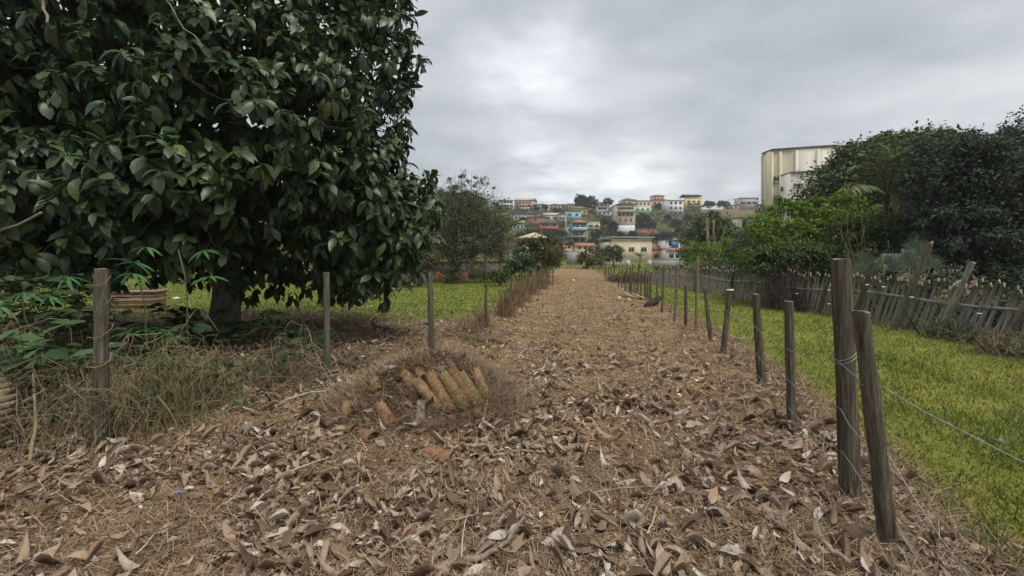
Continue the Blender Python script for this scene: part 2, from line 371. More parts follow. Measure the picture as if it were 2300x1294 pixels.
# ------------------------------------------------------------ the big broad-leaved tree on the left
T0 = np.array([-5.42, 8.1]); tz = gz(*T0)
tree = thing('broadleaf_tree', 'big dark green broad-leaved tree with low drooping crown behind the wooden posts', 'tree', (T0[0], T0[1], tz))
def loc(p): return np.asarray(p, float) - np.array([T0[0], T0[1], tz])
tr_pts = [(-5.42, 8.1, -0.2 + tz), (-5.42, 8.1, 0.15), (-5.40, 8.12, 0.9), (-5.42, 8.2, 2.0), (-5.5, 8.3, 3.4), (-5.45, 8.4, 5.2), (-5.5, 8.4, 7.0)]
build('trunk', MB().tube([loc(p) for p in tr_pts], [0.36, 0.285, 0.225, 0.215, 0.19, 0.14, 0.06], 14), M_BARK, tree, True)
LOBES = [(-5.45, 8.5, 5.6, 3.15, 3.2, 4.1), (-4.05, 6.55, 3.75, 1.75, 1.3, 1.75), (-2.65, 7.7, 2.55, 1.42, 1.3, 1.20), (-2.5, 7.8, 1.75, 1.0, 0.8, 0.95), (-3.2, 8.2, 5.6, 1.25, 1.6, 2.9),
         (-6.6, 6.5, 2.5, 1.7, 1.3, 1.15), (-5.0, 6.2, 2.5, 1.3, 1.0, 1.0), (-8.0, 6.6, 2.3, 1.6, 1.3, 1.2), (-8.4, 7.6, 4.4, 2.0, 1.7, 1.6), (-5.4, 10.0, 2.5, 3.2, 1.8, 1.9), (-9.6, 9.2, 3.3, 2.6, 2.0, 2.2), (-6.6, 6.6, 5.2, 1.6, 1.2, 1.4)]
for lb in LOBES[1:]:
    s = np.array([-5.45, 8.3, min(lb[2] * 0.75 + 0.5, 5.5)]); e = np.array(lb[:3])
    build('branch', MB().tube([loc(p) for p in wavy(s, e, 7, 0.35, 0.15)], np.linspace(0.10, 0.03, 7), 6), M_BARK, tree, True)
# leaf rosettes at the shoot tips
def rosettes(lobes, n, shell, per, size):
    bl = np.array(lobes); w = (bl[:, 3]*bl[:, 5] + bl[:, 4]*bl[:, 5] + bl[:, 3]*bl[:, 4]); w /= w.sum()
    b = rng.choice(len(bl), n, p=w); d = rdir(n); d[:, 2] += 0.1; d = unit(d)
    r = shell[0] + (shell[1] - shell[0]) * rng.random(n) ** 0.7
    lump = 1 + 0.06*np.sin(3.1*d[:, 0]*bl[b, 3] + b) + 0.07*np.sin(2.7*d[:, 2]*bl[b, 5] + 2*b) + 0.03*rng.normal(size=n)
    c = bl[b, :3] + d * bl[b, 3:] * (r * lump)[:, None]
    SHOOTS.append((c, d)); k = len(c); idx = np.repeat(np.arange(k), per); m = len(idx)
    ax = unit(d[idx] * 0.9 + np.array([0, 0, -0.15])); a = rng.uniform(0, 6.28, m)
    s1 = unit(np.cross(ax, np.array([0.13, 0.2, 1.0]))); s2 = np.cross(ax, s1)
    rad = np.cos(a)[:, None]*s1 + np.sin(a)[:, None]*s2; tl = rng.uniform(0.15, 0.75, m)[:, None]
    dr = unit(ax * tl + rad * (1.05 - tl * 0.6) + np.array([0, 0, -0.42]) + 0.18*rdir(m))
    up = unit(np.array([0, 0, 0.9]) + 0.55 * ax + 0.25 * rdir(m))
    pos = c[idx] - ax * rng.uniform(-0.05, 0.16, m)[:, None] * 1.0 + rdir(m) * 0.03
    return pos, dr, up, size * (0.45 + 0.85 * rng.random(m) ** 0.8)
SHOOTS = []
Q1 = rosettes(LOBES, 4500, (0.84, 1.05), 9, 0.222)
Q2 = rosettes(LOBES, 1150, (0.35, 0.82), 7, 0.29)
pos = np.concatenate([Q1[0], Q2[0]]); dr = np.concatenate([Q1[1], Q2[1]]); up = np.concatenate([Q1[2], Q2[2]]); sz = np.concatenate([Q1[3], Q2[3]])
ok = pos[:, 2] > 0.58 + 0.16*np.sin(pos[:, 0]*3.1) + 0.42 * (pos[:, 0] < -5.3)
pos, dr, up, sz = pos[ok], dr[ok], up[ok], sz[ok]
TPL = [leaf_tpl(0.47, 5, 0.15, 0.30, 0.58, 0.02), leaf_tpl(0.42, 5, 0.26, 0.45, 0.55, 0.03), leaf_tpl(0.48, 5, 0.07, 0.18, 0.62, 0.03), leaf_tpl(0.44, 5, 0.19, 0.62, 0.55, 0.0)]
kind = rng.integers(0, 4, len(pos))
M_LEAF = mat('broadleaf_green', (0.024, 0.050, 0.018), (0.090, 0.125, 0.055), 8, 0.40, 0.25, 30, island=True, trans=0.16, spec=0.5,
             hue=[(0.5, (0.042, 0.076, 0.028)), (0.93, (0.066, 0.105, 0.036)), (0.985, (0.17, 0.19, 0.035))])
# the 300 that show largest are leaves of their own: the nearest leaf in each small patch of the view
fr, fx, fy = in_frame(pos, 0); dist = np.linalg.norm(pos - np.array([0, 0, CAMH]), axis=1)
cell = {}
for q in np.argsort(dist):
    if not fr[q]: continue
    key = (int(fx[q] // 42), int(fy[q] // 36))
    if key not in cell: cell[key] = q
big = sorted(cell.values(), key=lambda q: dist[q] / sz[q])[:300]; bigset = np.zeros(len(pos), bool); bigset[big] = True
mb = MB()
for k in range(4):
    s = (kind == k) & ~bigset; scatter(mb, TPL[k], loc(pos[s]), dr[s], up[s], sz[s])
crown = tag(build('crown', mb, M_LEAF, tree, True), kind='stuff')
leaf_me = []
for k in range(4):
    me = MB().add(*TPL[k]).mesh('leaf', True); me.materials.append(M_LEAF); leaf_me.append(me)
FR = frames(dr, up)
def put_leaf(me, q, parent, Mq, p, s, name='leaf'):
    o = bpy.data.objects.new(name, me); C.objects.link(o)
    mm = np.eye(4); mm[:3, :3] = Mq * s; mm[:3, 3] = p; o.matrix_world = mathutils.Matrix(mm.tolist())
    if parent is not None: o.parent = parent
    return o
for q in big: put_leaf(leaf_me[kind[q]], q, tree, FR[q], loc(pos[q]), float(sz[q]))
q = MB()
for c_, d_ in zip(*[z[:1500] for z in SHOOTS[0]]):
    if c_[2] > 0.9: q.tube(wavy(c_ - d_*rng.uniform(.35, .8) + .1*rdir(1)[0], c_, 4, .05) - np.array([T0[0], T0[1], tz]), [.009, .008, .006, .004], 3, False)
tag(build('twigs', q, M_TWIG, tree), kind='stuff')
# lichen-pale bare branch ends at the left edge
for a, b, r0 in [((-40, 530), (92, 478), 0.022), ((98, -30), (106, 52), 0.02), ((365, -10), (455, 105), 0.008)]:
    A = P(a[0], a[1], 5.6); B = P(b[0], b[1], 5.2)
    build('bare_branch', MB().tube([loc(p) for p in wavy(A, B, 6, 0.05, -0.04)], np.linspace(r0, r0*0.7, 6), 7), mat('pale_branch_bark', (0.16, 0.14, 0.09), (0.30, 0.27, 0.19), 20, 0.9, 0.4), tree, True)

# ------------------------------------------------------------ fence posts of both wire fences
def post_mesh(h, r, lean, taper=0.9, sides=9, flat=True, seed=0):
    g_ = np.random.default_rng(seed); zs = np.concatenate([[-0.12], np.linspace(0, h, 7)]); lx, ly = lean
    pts = np.array([(lx * max(z, 0) / h + 0.012*r*40*0.02*math.sin(3*z + seed), ly * max(z, 0) / h, z) for z in zs])
    mb = MB(); rr = r * np.linspace(1.06, taper, len(zs)) * (1 + 0.05 * g_.normal(size=len(zs)))
    a = np.arange(sides) / sides * 2 * np.pi; pr = 1 + 0.09 * g_.normal(size=sides)
    v = np.array([p + rr[k] * np.array([0, 0, 0]) + rr[k] * np.stack([np.cos(a) * pr, np.sin(a) * pr, 0 * a], 1) for k, p in enumerate(pts)])
    v[-1, :, 2] += 0.07 * r * g_.normal(size=sides) * (1.0 if flat else 9.0)
    v = v.reshape(-1, 3); f = [(k*sides + j, k*sides + (j+1) % sides, (k+1)*sides + (j+1) % sides, (k+1)*sides + j) for k in range(len(zs)-1) for j in range(sides)]
    mb.add(v, f); top = v[-sides:]; ctr = top.mean(0) + np.array([0, 0, 0.004])
    cap = MB().add(np.concatenate([top, [ctr]]), [(j, (j+1) % sides, sides) for j in range(sides)])
    return mb, cap
POSTS = []
def fence_post(label, top, base, wpx, group, m=M_WOOD, taper=0.9, name='fence_post', moss=False):
    b = hit(base[0], base[1]); d = b[1]; h = (base[1] - top[1]) / F * d; r = wpx / 2 / F * d
    lx = (top[0] - base[0]) / F * d
    t = thing(name, label, 'post', b, 0, group)
    mb, cap = post_mesh(h, r, (lx, random.uniform(-0.04, 0.04)), taper, seed=len(POSTS))
    build('shaft', mb, m, t, True); build('cut_top', cap, M_END, t)
    POSTS.append((b, h, lx, r)); return t
gR, gL = 'posts of the wire fence along the lawn', 'posts of the old fence below the big tree'
fence_post('thick tall grey-brown wooden post wound with barbed wire', (1885, 583), (1910, 1118), 43, gR)
fence_post('slanting wooden post with pale lichen leaning against the thick tall post', (1924, 700), (1996, 1228), 36, gR)
fence_post('straight slim post next along the fence from the thick tall post', (1773, 678), (1778, 957), 20, gR)
fence_post('stubby wooden post leaning toward the path, greenish flat top', (1693, 661), (1711, 866), 18, gR)
fence_post('tapering post leaning toward the lawn with white band at its top', (1640, 647), (1625, 796), 13, gR)
fence_post('short post leaning toward the path just before the tall thin yellowish pole', (1583, 647), (1597, 769), 10, gR)
fence_post('tall thin yellowish pole standing straight in the wire fence', (1565, 577), (1563, 746), 6.5, gR, mat('yellowish_pole_wood', (0.13, 0.09, 0.045), (0.25, 0.19, 0.10), 12, 0.95, 0.8, 40, (1, 1, 0.1)))
fence_post('short grey post just beyond the tall thin yellowish pole', (1541, 641), (1540, 736), 8, gR)
fence_post('pale grey slim post midway along the fence, topped above the lawn', (1522, 598), (1515, 722), 6, gR, M_WOODP)
fence_post('dark slim post beside the dark stump lying by the fence', (1491, 599), (1487, 702), 5.5, gR)
far = [((570,240),(568,420),4),((525,195),(518,430),5.5),((505,185),(498,405),5),((485,180),(480,400),5),((457,190),(447,385),4.2),((437,140),(425,355),4.5),((408,205),(406,370),3.6),((395,140),(380,365),4),
       ((375,170),(370,345),4),((350,165),(337,340),3.6),((317,165),(312,315),3.2),((295,170),(288,310),3.2),((265,150),(245,275),3.4),((235,160),(230,265),2.8),((218,160),(213,260),2.6),((200,155),(198,240),2.6),
       ((187,150),(185,225),2.4),((165,152),(163,217),2.2),((150,150),(147,208),2.2),((136,148),(134,200),2),((122,146),(121,193),2),((110,145),(109,187),2)]
for t_, b_, w_ in far:
    fence_post('thin weathered post in the close-set far run of the wire fence', (1300 + t_[0]*.309, 550 + t_[1]*.309), (1300 + b_[0]*.309, 550 + b_[1]*.309), w_, 'close-set far posts of the wire fence')
NR = len(POSTS)
M_POSTG = mat('greenish_grey_post_wood', (0.06, 0.05, 0.038), (0.22, 0.20, 0.155), 36, 0.95, 1.8, 90, (1, 1, 0.08), stain=((0.10, 0.115, 0.065), 4, 0.55), spec=0.1)
fence_post('round grey post wrapped in dry vines beside the large leafy weeds', (229, 605), (224, 1005), 31, gL, M_POSTG)
fence_post('round brown post standing before the hanging leaves of the big tree', (735, 612), (734, 845), 15, gL, M_POSTG)
fence_post('round greenish-brown post beside the heap of clay roof tiles', (967, 614), (969, 800), 13.5, gL, M_POSTG)
fence_post('short thin post draped with dry grass next to the tall weeds', (1093, 638), (1091, 742), 6, gL, M_WOOD)
fence_post('slanting post buried in tall dry weeds by the path', (1151, 622), (1137, 712), 6, gL, M_WOOD)
for a, b in [((1172, 607), (1170, 682)), ((1186, 601), (1185, 668)), ((1204, 600), (1203, 655)), ((1217, 598), (1216, 648)), ((1232, 597), (1231, 640)), ((1243, 598), (1242, 632))]:
    fence_post('thin post in the weed-grown far run beside the dry track', a, b, 3, 'weed-grown far posts left of the track')

# lichen disc on the slanting post, white band on the tapering post
for k, f, kind_ in ((1, 0.955, 'lichen'), (4, 0.97, 'band')):
    b, h, lx, r = POSTS[k]; par = [o for o in bpy.data.objects if o.name.startswith('fence_post') and abs(o.location.x - b[0]) < 1e-4][0]
    if kind_ == 'lichen': build('lichen_patch', MB().tube([(lx*f - .1*r, -r*1.12, h*f - .012), (lx*f - .1*r, -r*1.0, h*f - .012)], [r*.32, r*.36], 10), mat('pale_lichen', (0.36, 0.40, 0.27), (0.48, 0.51, 0.38), 40, .95), par)
    else: build('white_band', MB().tube([(lx*f, 0, h*f - .012), (lx*f, 0, h*f + .012)], [r*1.12, r*1.12], 12), mat('white_petal', (0.75, 0.75, 0.7), (0.85, 0.85, 0.82)), par)
# barbed wire: each strand one thing
M_WIRE = mat('galvanised_wire', (0.20, 0.21, 0.21), (0.34, 0.35, 0.35), 30, 0.5, metal=0.6)
def strand(label, pts, sag=0.02, r=0.0026):
    pl = []
    for k in range(len(pts) - 1):
        a, b = np.array(pts[k]), np.array(pts[k+1]); n = max(4, int(np.linalg.norm(b - a) / 0.10))
        pl += list(wavy(a, b, n + 1, 0.012, -sag))[: n]
    pl.append(np.array(pts[-1])); pl = np.array(pl); b0 = pl[0].copy(); pl -= b0
    t = thing('barbed_wire', label, 'barbed wire', b0, 0, 'barbed wire strands')
    build('strand', MB().tube(pl, r, 5), M_WIRE, t)
    s = np.linspace(0, 1, len(pl)); q = MB()
    for k in range(1, len(pl) - 1, 2):
        for z in range(2):
            d = rdir(1)[0] * 0.018; q.tube([pl[k] - d, pl[k] + d], 0.0014, 3)
    tag(build('barbs', q, M_WIRE, t), kind='stuff')
def on_post(k, f, side=-1.0):
    b, h, lx, r = POSTS[k]; return np.array([b[0] + lx*f + side*r*1.0, b[1] - r*0.55, b[2] + h*f])
strand('upper barbed wire sagging from the slanting lichen post out over the lawn', [P(2420, 1095, 1.95), on_post(1, 0.70, 0.6), on_post(0, 0.575), on_post(2, 0.62), on_post(3, 0.66), on_post(4, 0.66), on_post(5, 0.66), on_post(6, 0.5), on_post(8, 0.6), on_post(9, 0.6)])
strand('middle barbed wire strand crossing the thick tall post at half height', [P(2210, 1330, 1.75), on_post(1, 0.42, 0.6), on_post(0, 0.38), on_post(2, 0.38), on_post(3, 0.36), on_post(4, 0.36), on_post(5, 0.36), on_post(6, 0.28), on_post(8, 0.35)], 0.05)
strand('lowest barbed wire strand near the feet of the thick and slanting posts', [P(2120, 1330, 2.0), on_post(1, 0.13, 0.6), on_post(0, 0.2), on_post(2, 0.15), on_post(3, 0.12), on_post(4, 0.12)], 0.03)
# wraps of wire on the two big posts
for k, f in ((0, 0.575), (1, 0.70), (0, 0.59)):
    b, h, lx, r = POSTS[k]; a = np.linspace(0, 9.0, 40); rr = r * 1.05
    pl = np.stack([rr*np.cos(a), rr*np.sin(a), 0.03*np.sin(a*1.3) + 0.004*a], 1)
    o = build('wire_wrap', MB().tube(pl, 0.0026, 5), M_WIRE, loc=(b[0] + lx*f, b[1], b[2] + h*f))
    tag(o, ['coil of wire twisted round the thick tall post', 'coil of wire twisted round the slanting lichen post', 'upper loop of wire on the thick tall post'][[(0, .575), (1, .70), (0, .59)].index((k, f))], 'wire', 'wire wound on posts')

# ------------------------------------------------------------ the picket fence behind the lawn
FX = 8.8
pf = thing('picket_fence', 'old grey picket fence leaning along the far side of the lawn', 'fence', (FX, 16, 0))
M_PICK = mat('silvered_picket_wood', (0.17, 0.16, 0.14), (0.44, 0.42, 0.37), 30, 0.95, 1.2, 80, (1, 1, 0.10), stain=((0.16, 0.19, 0.13), 6, 0.55), spec=0.1)
def picket_mesh(w, h, t, seed):
    g_ = np.random.default_rng(seed); ws = w * np.array([1.0, 0.98, 1.03, 1.0]) * (1 + 0.05*g_.normal(size=4)); zs = [-0.1, h*0.33, h*0.66, h - 0.07]; v = []
    bow = 0.012 * g_.normal()
    for k in range(4):
        yo = bow * math.sin(k) 
        for x, y in ((-t/2, -ws[k]/2), (t/2, -ws[k]/2), (t/2, ws[k]/2), (-t/2, ws[k]/2)): v.append((x, y + yo, zs[k]))
    tipy = 0.012 * g_.normal()
    v += [(-t/2, tipy + bow*0.2, h), (t/2, tipy + bow*0.2, h)]
    f = [(k*4+j, k*4+(j+1) % 4, k*4+4+(j+1) % 4, k*4+4+j) for k in range(3) for j in range(4)]
    f += [(12, 15, 16), (13, 17, 14), (12, 16, 17, 13), (15, 14, 17, 16)]
    return MB().add(v, f).mesh('picket')
PM = [picket_mesh(0.066, 1.18 + 0.02*k, 0.022, k) for k in range(8)]
for me in PM: me.materials.append(M_PICK)
y = 4.2; k = 0
def lean_at(y): return 0.36 - 0.24 * smooth01((y - 9) / 8)
while y < 27.0:
    o = bpy.data.objects.new('picket', PM[k % 8] if random.random() < 0.7 else random.choice(PM)); C.objects.link(o); o.parent = pf
    x = FX + 0.10*math.sin(y*0.7)
    o.location = (x - FX, y - 16, gz(x, y) - 0.02 - 0.05*(random.random() < 0.1)); o.rotation_euler = (float(lean_at(y)) + random.gauss(0, 0.016), random.gauss(0.02, 0.012), random.gauss(0, 0.06))
    o.scale = (1, random.uniform(0.8, 1.15), random.uniform(0.955, 1.04))
    y += random.uniform(0.115, 0.155); k += 1
# rails
for y0 in np.arange(4.2, 26.5, 3.2):
    y1 = min(y0 + 3.26, 27.0); pts = []
    for yy in np.linspace(y0, y1, 5): pts.append((0.10*math.sin(yy*0.7) - 0.045, yy - 16 - 0.2, gz(FX, yy) + 0.72 + 0.04*math.sin(yy*1.3)))
    q = MB(); P0 = np.array(pts)
    for kk in range(4):
        a, b = P0[kk], P0[kk+1]; d = b - a; L = np.linalg.norm(d); q.box((a + b)/2, (0.03, L*1.0, 0.05), M=np.stack([np.array([1, 0, 0.0]), d/L, np.cross([1, 0, 0], d/L)], 1))
    build('rail', q, M_PICK, pf)
for bx, by, tx, ty, wpx, m_ in [(2012, 742, 2073, 545, 16, M_WOODP), (2108, 747, 2141, 577, 12, M_PICK), (2250, 800, 2285, 680, 16, M_WOODP), (1918, 706, 1953, 572, 13, M_WOOD), (1838, 690, 1850, 620, 9, M_WOOD), (1640, 668, 1650, 603, 7, M_WOOD), (1560, 652, 1567, 600, 6, M_WOOD)]:
    q = (bx - CX) / F; yy = (FX - 0.14) / q; b = np.array([FX - 0.14, yy, gz(FX - 0.14, yy)]); h = (by - ty) / F * yy * 0.97; ln = -h * float(np.tan(lean_at(yy) + 0.03))
    mb, cap = post_mesh(h, wpx / 2 / F * yy, (0.02, ln), 0.8, 7, False, int(bx))
    o = build('post', mb, m_, pf, True, loc=b - np.array([FX, 16, 0])); build('cut_top', cap, mat('fresh_broken_wood', (0.16, 0.105, 0.06), (0.27, 0.19, 0.12), 14, 0.95), o)

#%%PART3
# ------------------------------------------------------------ ground cover
def ground_points(n, y0, y1, k, margin=0.22):
    """Points on the ground in a widened view wedge, world density falling as distance to the power k."""
    ys = np.linspace(y0, y1, 4000); pdf = ys ** (1.0 - k); cdf = np.cumsum(pdf); cdf /= cdf[-1]
    y = np.interp(rng.random(n), cdf, ys); half = 1150 / F * y * (1 + margin) + 0.3
    x = rng.uniform(-1, 1, n) * half; return x, y
def bent_blade(): return np.array([(-.5, 0, 0), (.5, 0, 0), (-.38, .55, .12), (.38, .55, .12), (0, 1, -.12)]) , np.array([(0, 1, 3), (0, 3, 2), (2, 3, 4)])
BL = bent_blade(); STRAW = (np.array([(-.5, 0, 0), (.5, 0, 0), (.35, 1, 0), (-.35, 1, 0)]), np.array([(0, 1, 2, 3)]))
def blades(name, label, x, y, length, width, m, flat=0.0, cat='grass', lift=0.0):
    n = len(x); pos = np.stack([x, y, H(x, y) + lift * rng.random(n)], 1)
    d = rdir(n); d[:, 2] = np.abs(d[:, 2]) * (1 - flat) + (1 - flat) * 0.7 + 0.05 * rng.normal(size=n); d = unit(d)
    up = unit(np.array([0, 0, 1.0]) + 0.8 * rdir(n)) if flat < 0.5 else unit(np.array([0, 0, 1.0]) + 0.35 * rdir(n))
    L = length * rng.uniform(0.5, 1.4, n); mb = MB()
    v, q = (BL if flat < 0.5 else STRAW)
    M = frames(d, up); vv = v[None] * np.stack([np.broadcast_to(width, (n,)), L, L], 1)[:, None]
    out = np.einsum('nij,nkj->nki', M, vv) + pos[:, None]
    mb.add(out.reshape(-1, 3), (q[None] + (np.arange(n) * len(v))[:, None, None]).reshape(-1, q.shape[1]))
    return tag(build(name, mb, m), label, cat, kind='stuff')
M_GRASS = mat('lawn_grass', (0.07, 0.105, 0.018), (0.36, 0.31, 0.11), 0.9, 0.7, island=True, trans=0.25, mottle=1.3, hue=[(0.3, (0.125, 0.165, 0.026)), (0.55, (0.215, 0.24, 0.038)), (0.8, (0.29, 0.27, 0.055))])
M_GRASSL = mat('garden_grass', (0.045, 0.10, 0.012), (0.20, 0.23, 0.04), 0.9, 0.7, island=True, trans=0.25, mottle=0.9, hue=[(0.5, (0.095, 0.165, 0.025)), (0.85, (0.17, 0.21, 0.04))])
x, y = ground_points(300000, 1.5, 60, 1.9); lm = lawn_mask(x, y); fen = wob(3.1*x, 2.9*y+1)
ok = (rng.random(len(x)) < lm * (0.80 + 0.35*fen)) & (x > xr(y))
x, y = x[ok], y[ok]; blades('lawn_grass', 'short yellow-green grass of the lawn between the wire fence and the pickets', x, y, 0.042 + 0.0028*y, 0.0048 + 0.0011*y, M_GRASS)
x, y = ground_points(200000, 6, 90, 1.6); lm = lawn_mask(x, y)
ok = (rng.random(len(x)) < lm) & (x < xl(y)) & (x > -24); x, y = x[ok], y[ok]
blades('garden_grass', 'bright green grass of the garden beyond the big tree', x, y, 0.06 + 0.002*y, 0.005 + 0.0010*y, M_GRASSL)
x, y = ground_points(40000, 60, 135, 1.0); blades('meadow_grass', 'rough green grass at the far end of the track', x[(x > xl(y)-6)], y[(x > xl(y)-6)], 0.28, 0.08, M_GRASSL)
# taller tufts near the wire fence
x, y = ground_points(60000, 1.6, 14, 1.3); off = x - xr(y); ok = (off > 0.5) & (off < 2.6) & (wob(3*x+1, 3*y) + 0.12*rng.normal(size=len(x)) > 0.15 + 0.12*smooth01((y - 4)/3)); x, y = x[ok], y[ok]
blades('tall_lawn_tufts', 'taller dark green grass tufts along the edge of the lawn', x, y, 0.17, 0.007, mat('tuft_grass', (0.04, 0.085, 0.015), (0.17, 0.21, 0.04), 1, 0.7, island=True, trans=0.2))
# straw and cut dry grass on the track
M_STRAW = mat('dry_straw', (0.128, 0.084, 0.049), (0.455, 0.375, 0.265), 1.5, 0.9, island=True, trans=0.12, hue=[(0.5, (0.25, 0.174, 0.106)), (0.8, (0.34, 0.254, 0.166))])
x, y = ground_points(330000, 1.4, 34, 1.9); ok = (rng.random(len(x)) < (1 - lawn_mask(x, y)) * (0.75 + 1.5*wob(2.6*x, 2.6*y+4))) ; x, y = x[ok], y[ok]
blades('dry_straw', 'fine dry straw and cut grass covering the track', x, y, 0.10 + 0.003*y, 0.0026 + 0.0008*y, M_STRAW, flat=0.86, cat='straw', lift=0.03)
x, y = ground_points(45000, 1.5, 22, 1.7); off = np.minimum(np.abs(x - xr(y) - 0.25), np.abs(x - xl(y))); ok = (rng.random(len(x)) < np.exp(-off/0.28)) & (lawn_mask(x, y) < 0.6); x, y = x[ok], y[ok]
blades('dry_grass_verge', 'standing dry brown grass along both fence lines', x, y, 0.13, 0.0035 + 0.0006*y, M_STRAW, flat=0.25)

# fallen leaves
DT = [leaf_tpl(0.34, 5, 0.3, 0.10, 0.52, 0.05, 0.30), leaf_tpl(0.38, 5, -0.25, -0.25, 0.5, 0.07, 0.15), leaf_tpl(0.33, 5, 0.5, -0.35, 0.55, 0.04, 0.5), leaf_tpl(0.42, 5, 0.1, 0.28, 0.5, 0.09, 0.1), leaf_tpl(0.36, 5, 0.35, 0.5, 0.45, 0.02, 0.45)]
M_DRY = mat('dry_leaf', (0.075, 0.047, 0.033), (0.60, 0.54, 0.47), 10, 0.75, 0.5, 40, island=True, trans=0.12, spec=0.3,
            hue=[(0.18, (0.14, 0.086, 0.055)), (0.40, (0.245, 0.175, 0.125)), (0.64, (0.36, 0.28, 0.21)), (0.80, (0.34, 0.225, 0.14)), (0.9, (0.45, 0.39, 0.33))])
def fallen(n, y0, y1, k, size, keepf):
    x, y = ground_points(n, y0, y1, k); ok = rng.random(n) < keepf(x, y); x, y = x[ok], y[ok]; m = len(x)
    p = np.stack([x, y, H(x, y) + 0.006 + 0.045 * rng.random(m) ** 1.6], 1); a = rng.uniform(0, 6.28, m)
    d = np.stack([np.cos(a), np.sin(a), rng.normal(0, 0.20, m)], 1); u = unit(np.array([0, 0, 1.0]) + rdir(m) * rng.uniform(0.1, 0.9, m)[:, None])
    flip = rng.random(m) < 0.25; u[flip] *= -1; p[flip, 2] += 0.02
    return p, unit(d), u, size * (0.3 + 1.4 * rng.random(m) ** 1.5)
def patch(x, y): return np.clip(0.62 + 1.1*wob(2.2*x + 2, 2.2*y) + 0.5*wob(5.5*x, 5.5*y+3), 0.04, 1)
lit = [fallen(60000, 1.35, 9.5, 0.55, 0.102, lambda x, y: (1 - 0.93*smooth01((y - 3.6)/5.2)) * patch(x, y) * np.clip(1.25 - 0.35*smooth01((y-3.2)/2) - 1.3*smooth01((x - xr(y) - 0.1)/0.55) - 0.3*smooth01((x-0.2)/2)*smooth01((y-2.6)/1.5), 0.0, 1)),
       fallen(17000, 5.0, 16, 0.3, 0.105, lambda x, y: patch(x, y) * np.clip(0.85*smooth01((xl(y) + 0.9 - x)/0.9) * (1 - 0.6*smooth01((y-9.5)/4)) + 0.12, 0, 1) * (x < xr(y))),
       fallen(8000, 5.0, 22, 0.5, 0.085, lambda x, y: 0.5 * ((x > xl(y)) & (x < xr(y) + 0.3)))]
lp, ld, lu, ls = [np.concatenate(z) for z in zip(*lit)]; lk = rng.integers(0, 5, len(lp))
fr, fx, fy = in_frame(lp, -25); dist = np.linalg.norm(lp - np.array([0, 0, CAMH]), axis=1)
cand = np.argsort(np.where(fr & (ls > 0.085), dist / (0.5 + lp[:, 2] * 6), 1e9)); bigd = cand[:290]; bs = np.zeros(len(lp), bool); bs[bigd] = True
mb = MB()
for k in range(5):
    s = (lk == k) & ~bs; scatter(mb, DT[k], lp[s], ld[s], lu[s], ls[s])
x, y = ground_points(52000, 1.35, 14, 1.1); ok = rng.random(len(x)) < (1 - lawn_mask(x, y)) * np.clip(0.5 + 1.4*wob(3.3*x + 7, 3.3*y), 0.1, 1) * (x < xr(y) + .35); x, y = x[ok], y[ok]; m = len(x)      # broken bits
a = rng.uniform(0, 6.28, m); scatter(mb, LEAF_SMALL, np.stack([x, y, H(x, y) + .012 + .035*rng.random(m)], 1), np.stack([np.cos(a), np.sin(a), .25*rng.normal(size=m)], 1), unit(np.array([0, 0, 1.0]) + .6*rdir(m)), (.030 + .0025*y)*rng.uniform(.5, 1.6, m))
tag(build('leaf_litter', mb, M_DRY, smooth=True), 'thick litter of curled brown fallen leaves over the ground', 'leaf litter', kind='stuff')
dm = []
for k in range(5):
    me = MB().add(*DT[k]).mesh('dry_leaf', True); me.materials.append(M_DRY); dm.append(me)
FRD = frames(ld, lu); SH = ['long curled dry leaf with edges rolled up, lying in the litter', 'broad wavy dry leaf arched over, lying in the litter', 'tightly rolled dry leaf like a tube, lying in the litter', 'flat rippled dry leaf lying in the litter', 'hooked dry leaf with down-bent tip, lying in the litter']
for q in bigd:
    o = put_leaf(dm[lk[q]], q, None, FRD[q], lp[q], float(ls[q]), 'dry_leaf'); tag(o, SH[lk[q]], 'leaf', 'fallen leaves ' + ['with rolled edges', 'arched', 'rolled into tubes', 'lying flat', 'with hooked tips'][lk[q]])

# ------------------------------------------------------------ heap of clay roof tiles on the mound
def tile_mesh(L=0.46, r0=0.085, r1=0.066, th=0.013, seg=8, jag=0.0):
    v = []; ys = np.linspace(0, L, 5)
    for y in ys:
        r = r0 + (r1 - r0) * y / L
        for rr in (r, r - th):
            for a in np.linspace(0, np.pi, seg + 1): v.append((rr*math.cos(a), y + (jag*math.sin(9*a) if y == ys[-1] else 0), rr*math.sin(a)*0.9))
    n = seg + 1; f = []
    for k in range(4):
        o = k*2*n; p = o + 2*n
        for j in range(seg): f += [(o+j, o+j+1, p+j+1, p+j), (o+n+j+1, o+n+j, p+n+j, p+n+j+1)]
        f += [(o, p, p+n, o+n), (o+seg, o+n+seg, p+n+seg, p+seg)]
    for o in (0, 4*2*n):
        for j in range(seg): f.append((o+j, o+n+j, o+n+j+1, o+j+1) if o == 0 else (o+j, o+j+1, o+n+j+1, o+n+j))
    return MB().add(v, f).mesh('clay_tile', True)
def tile_mat(nm, a, b, s): return mat(nm, a, b, 22, 0.95, 1.2, 70, stain=(s, 14, 0.95), spec=0.05)
TM = {'ochre': tile_mat('tile_ochre', (0.24, 0.145, 0.075), (0.36, 0.24, 0.135), (0.10, 0.085, 0.06)), 'red': tile_mat('tile_red', (0.23, 0.12, 0.07), (0.33, 0.19, 0.11), (0.12, 0.095, 0.07)),
      'moss': tile_mat('tile_moss', (0.17, 0.135, 0.065), (0.27, 0.20, 0.10), (0.10, 0.105, 0.045)), 'grey': tile_mat('tile_grey', (0.20, 0.17, 0.13), (0.34, 0.28, 0.21), (0.09, 0.09, 0.07)), 'dark': tile_mat('tile_dark', (0.19, 0.10, 0.06), (0.28, 0.165, 0.095), (0.08, 0.065, 0.04))}
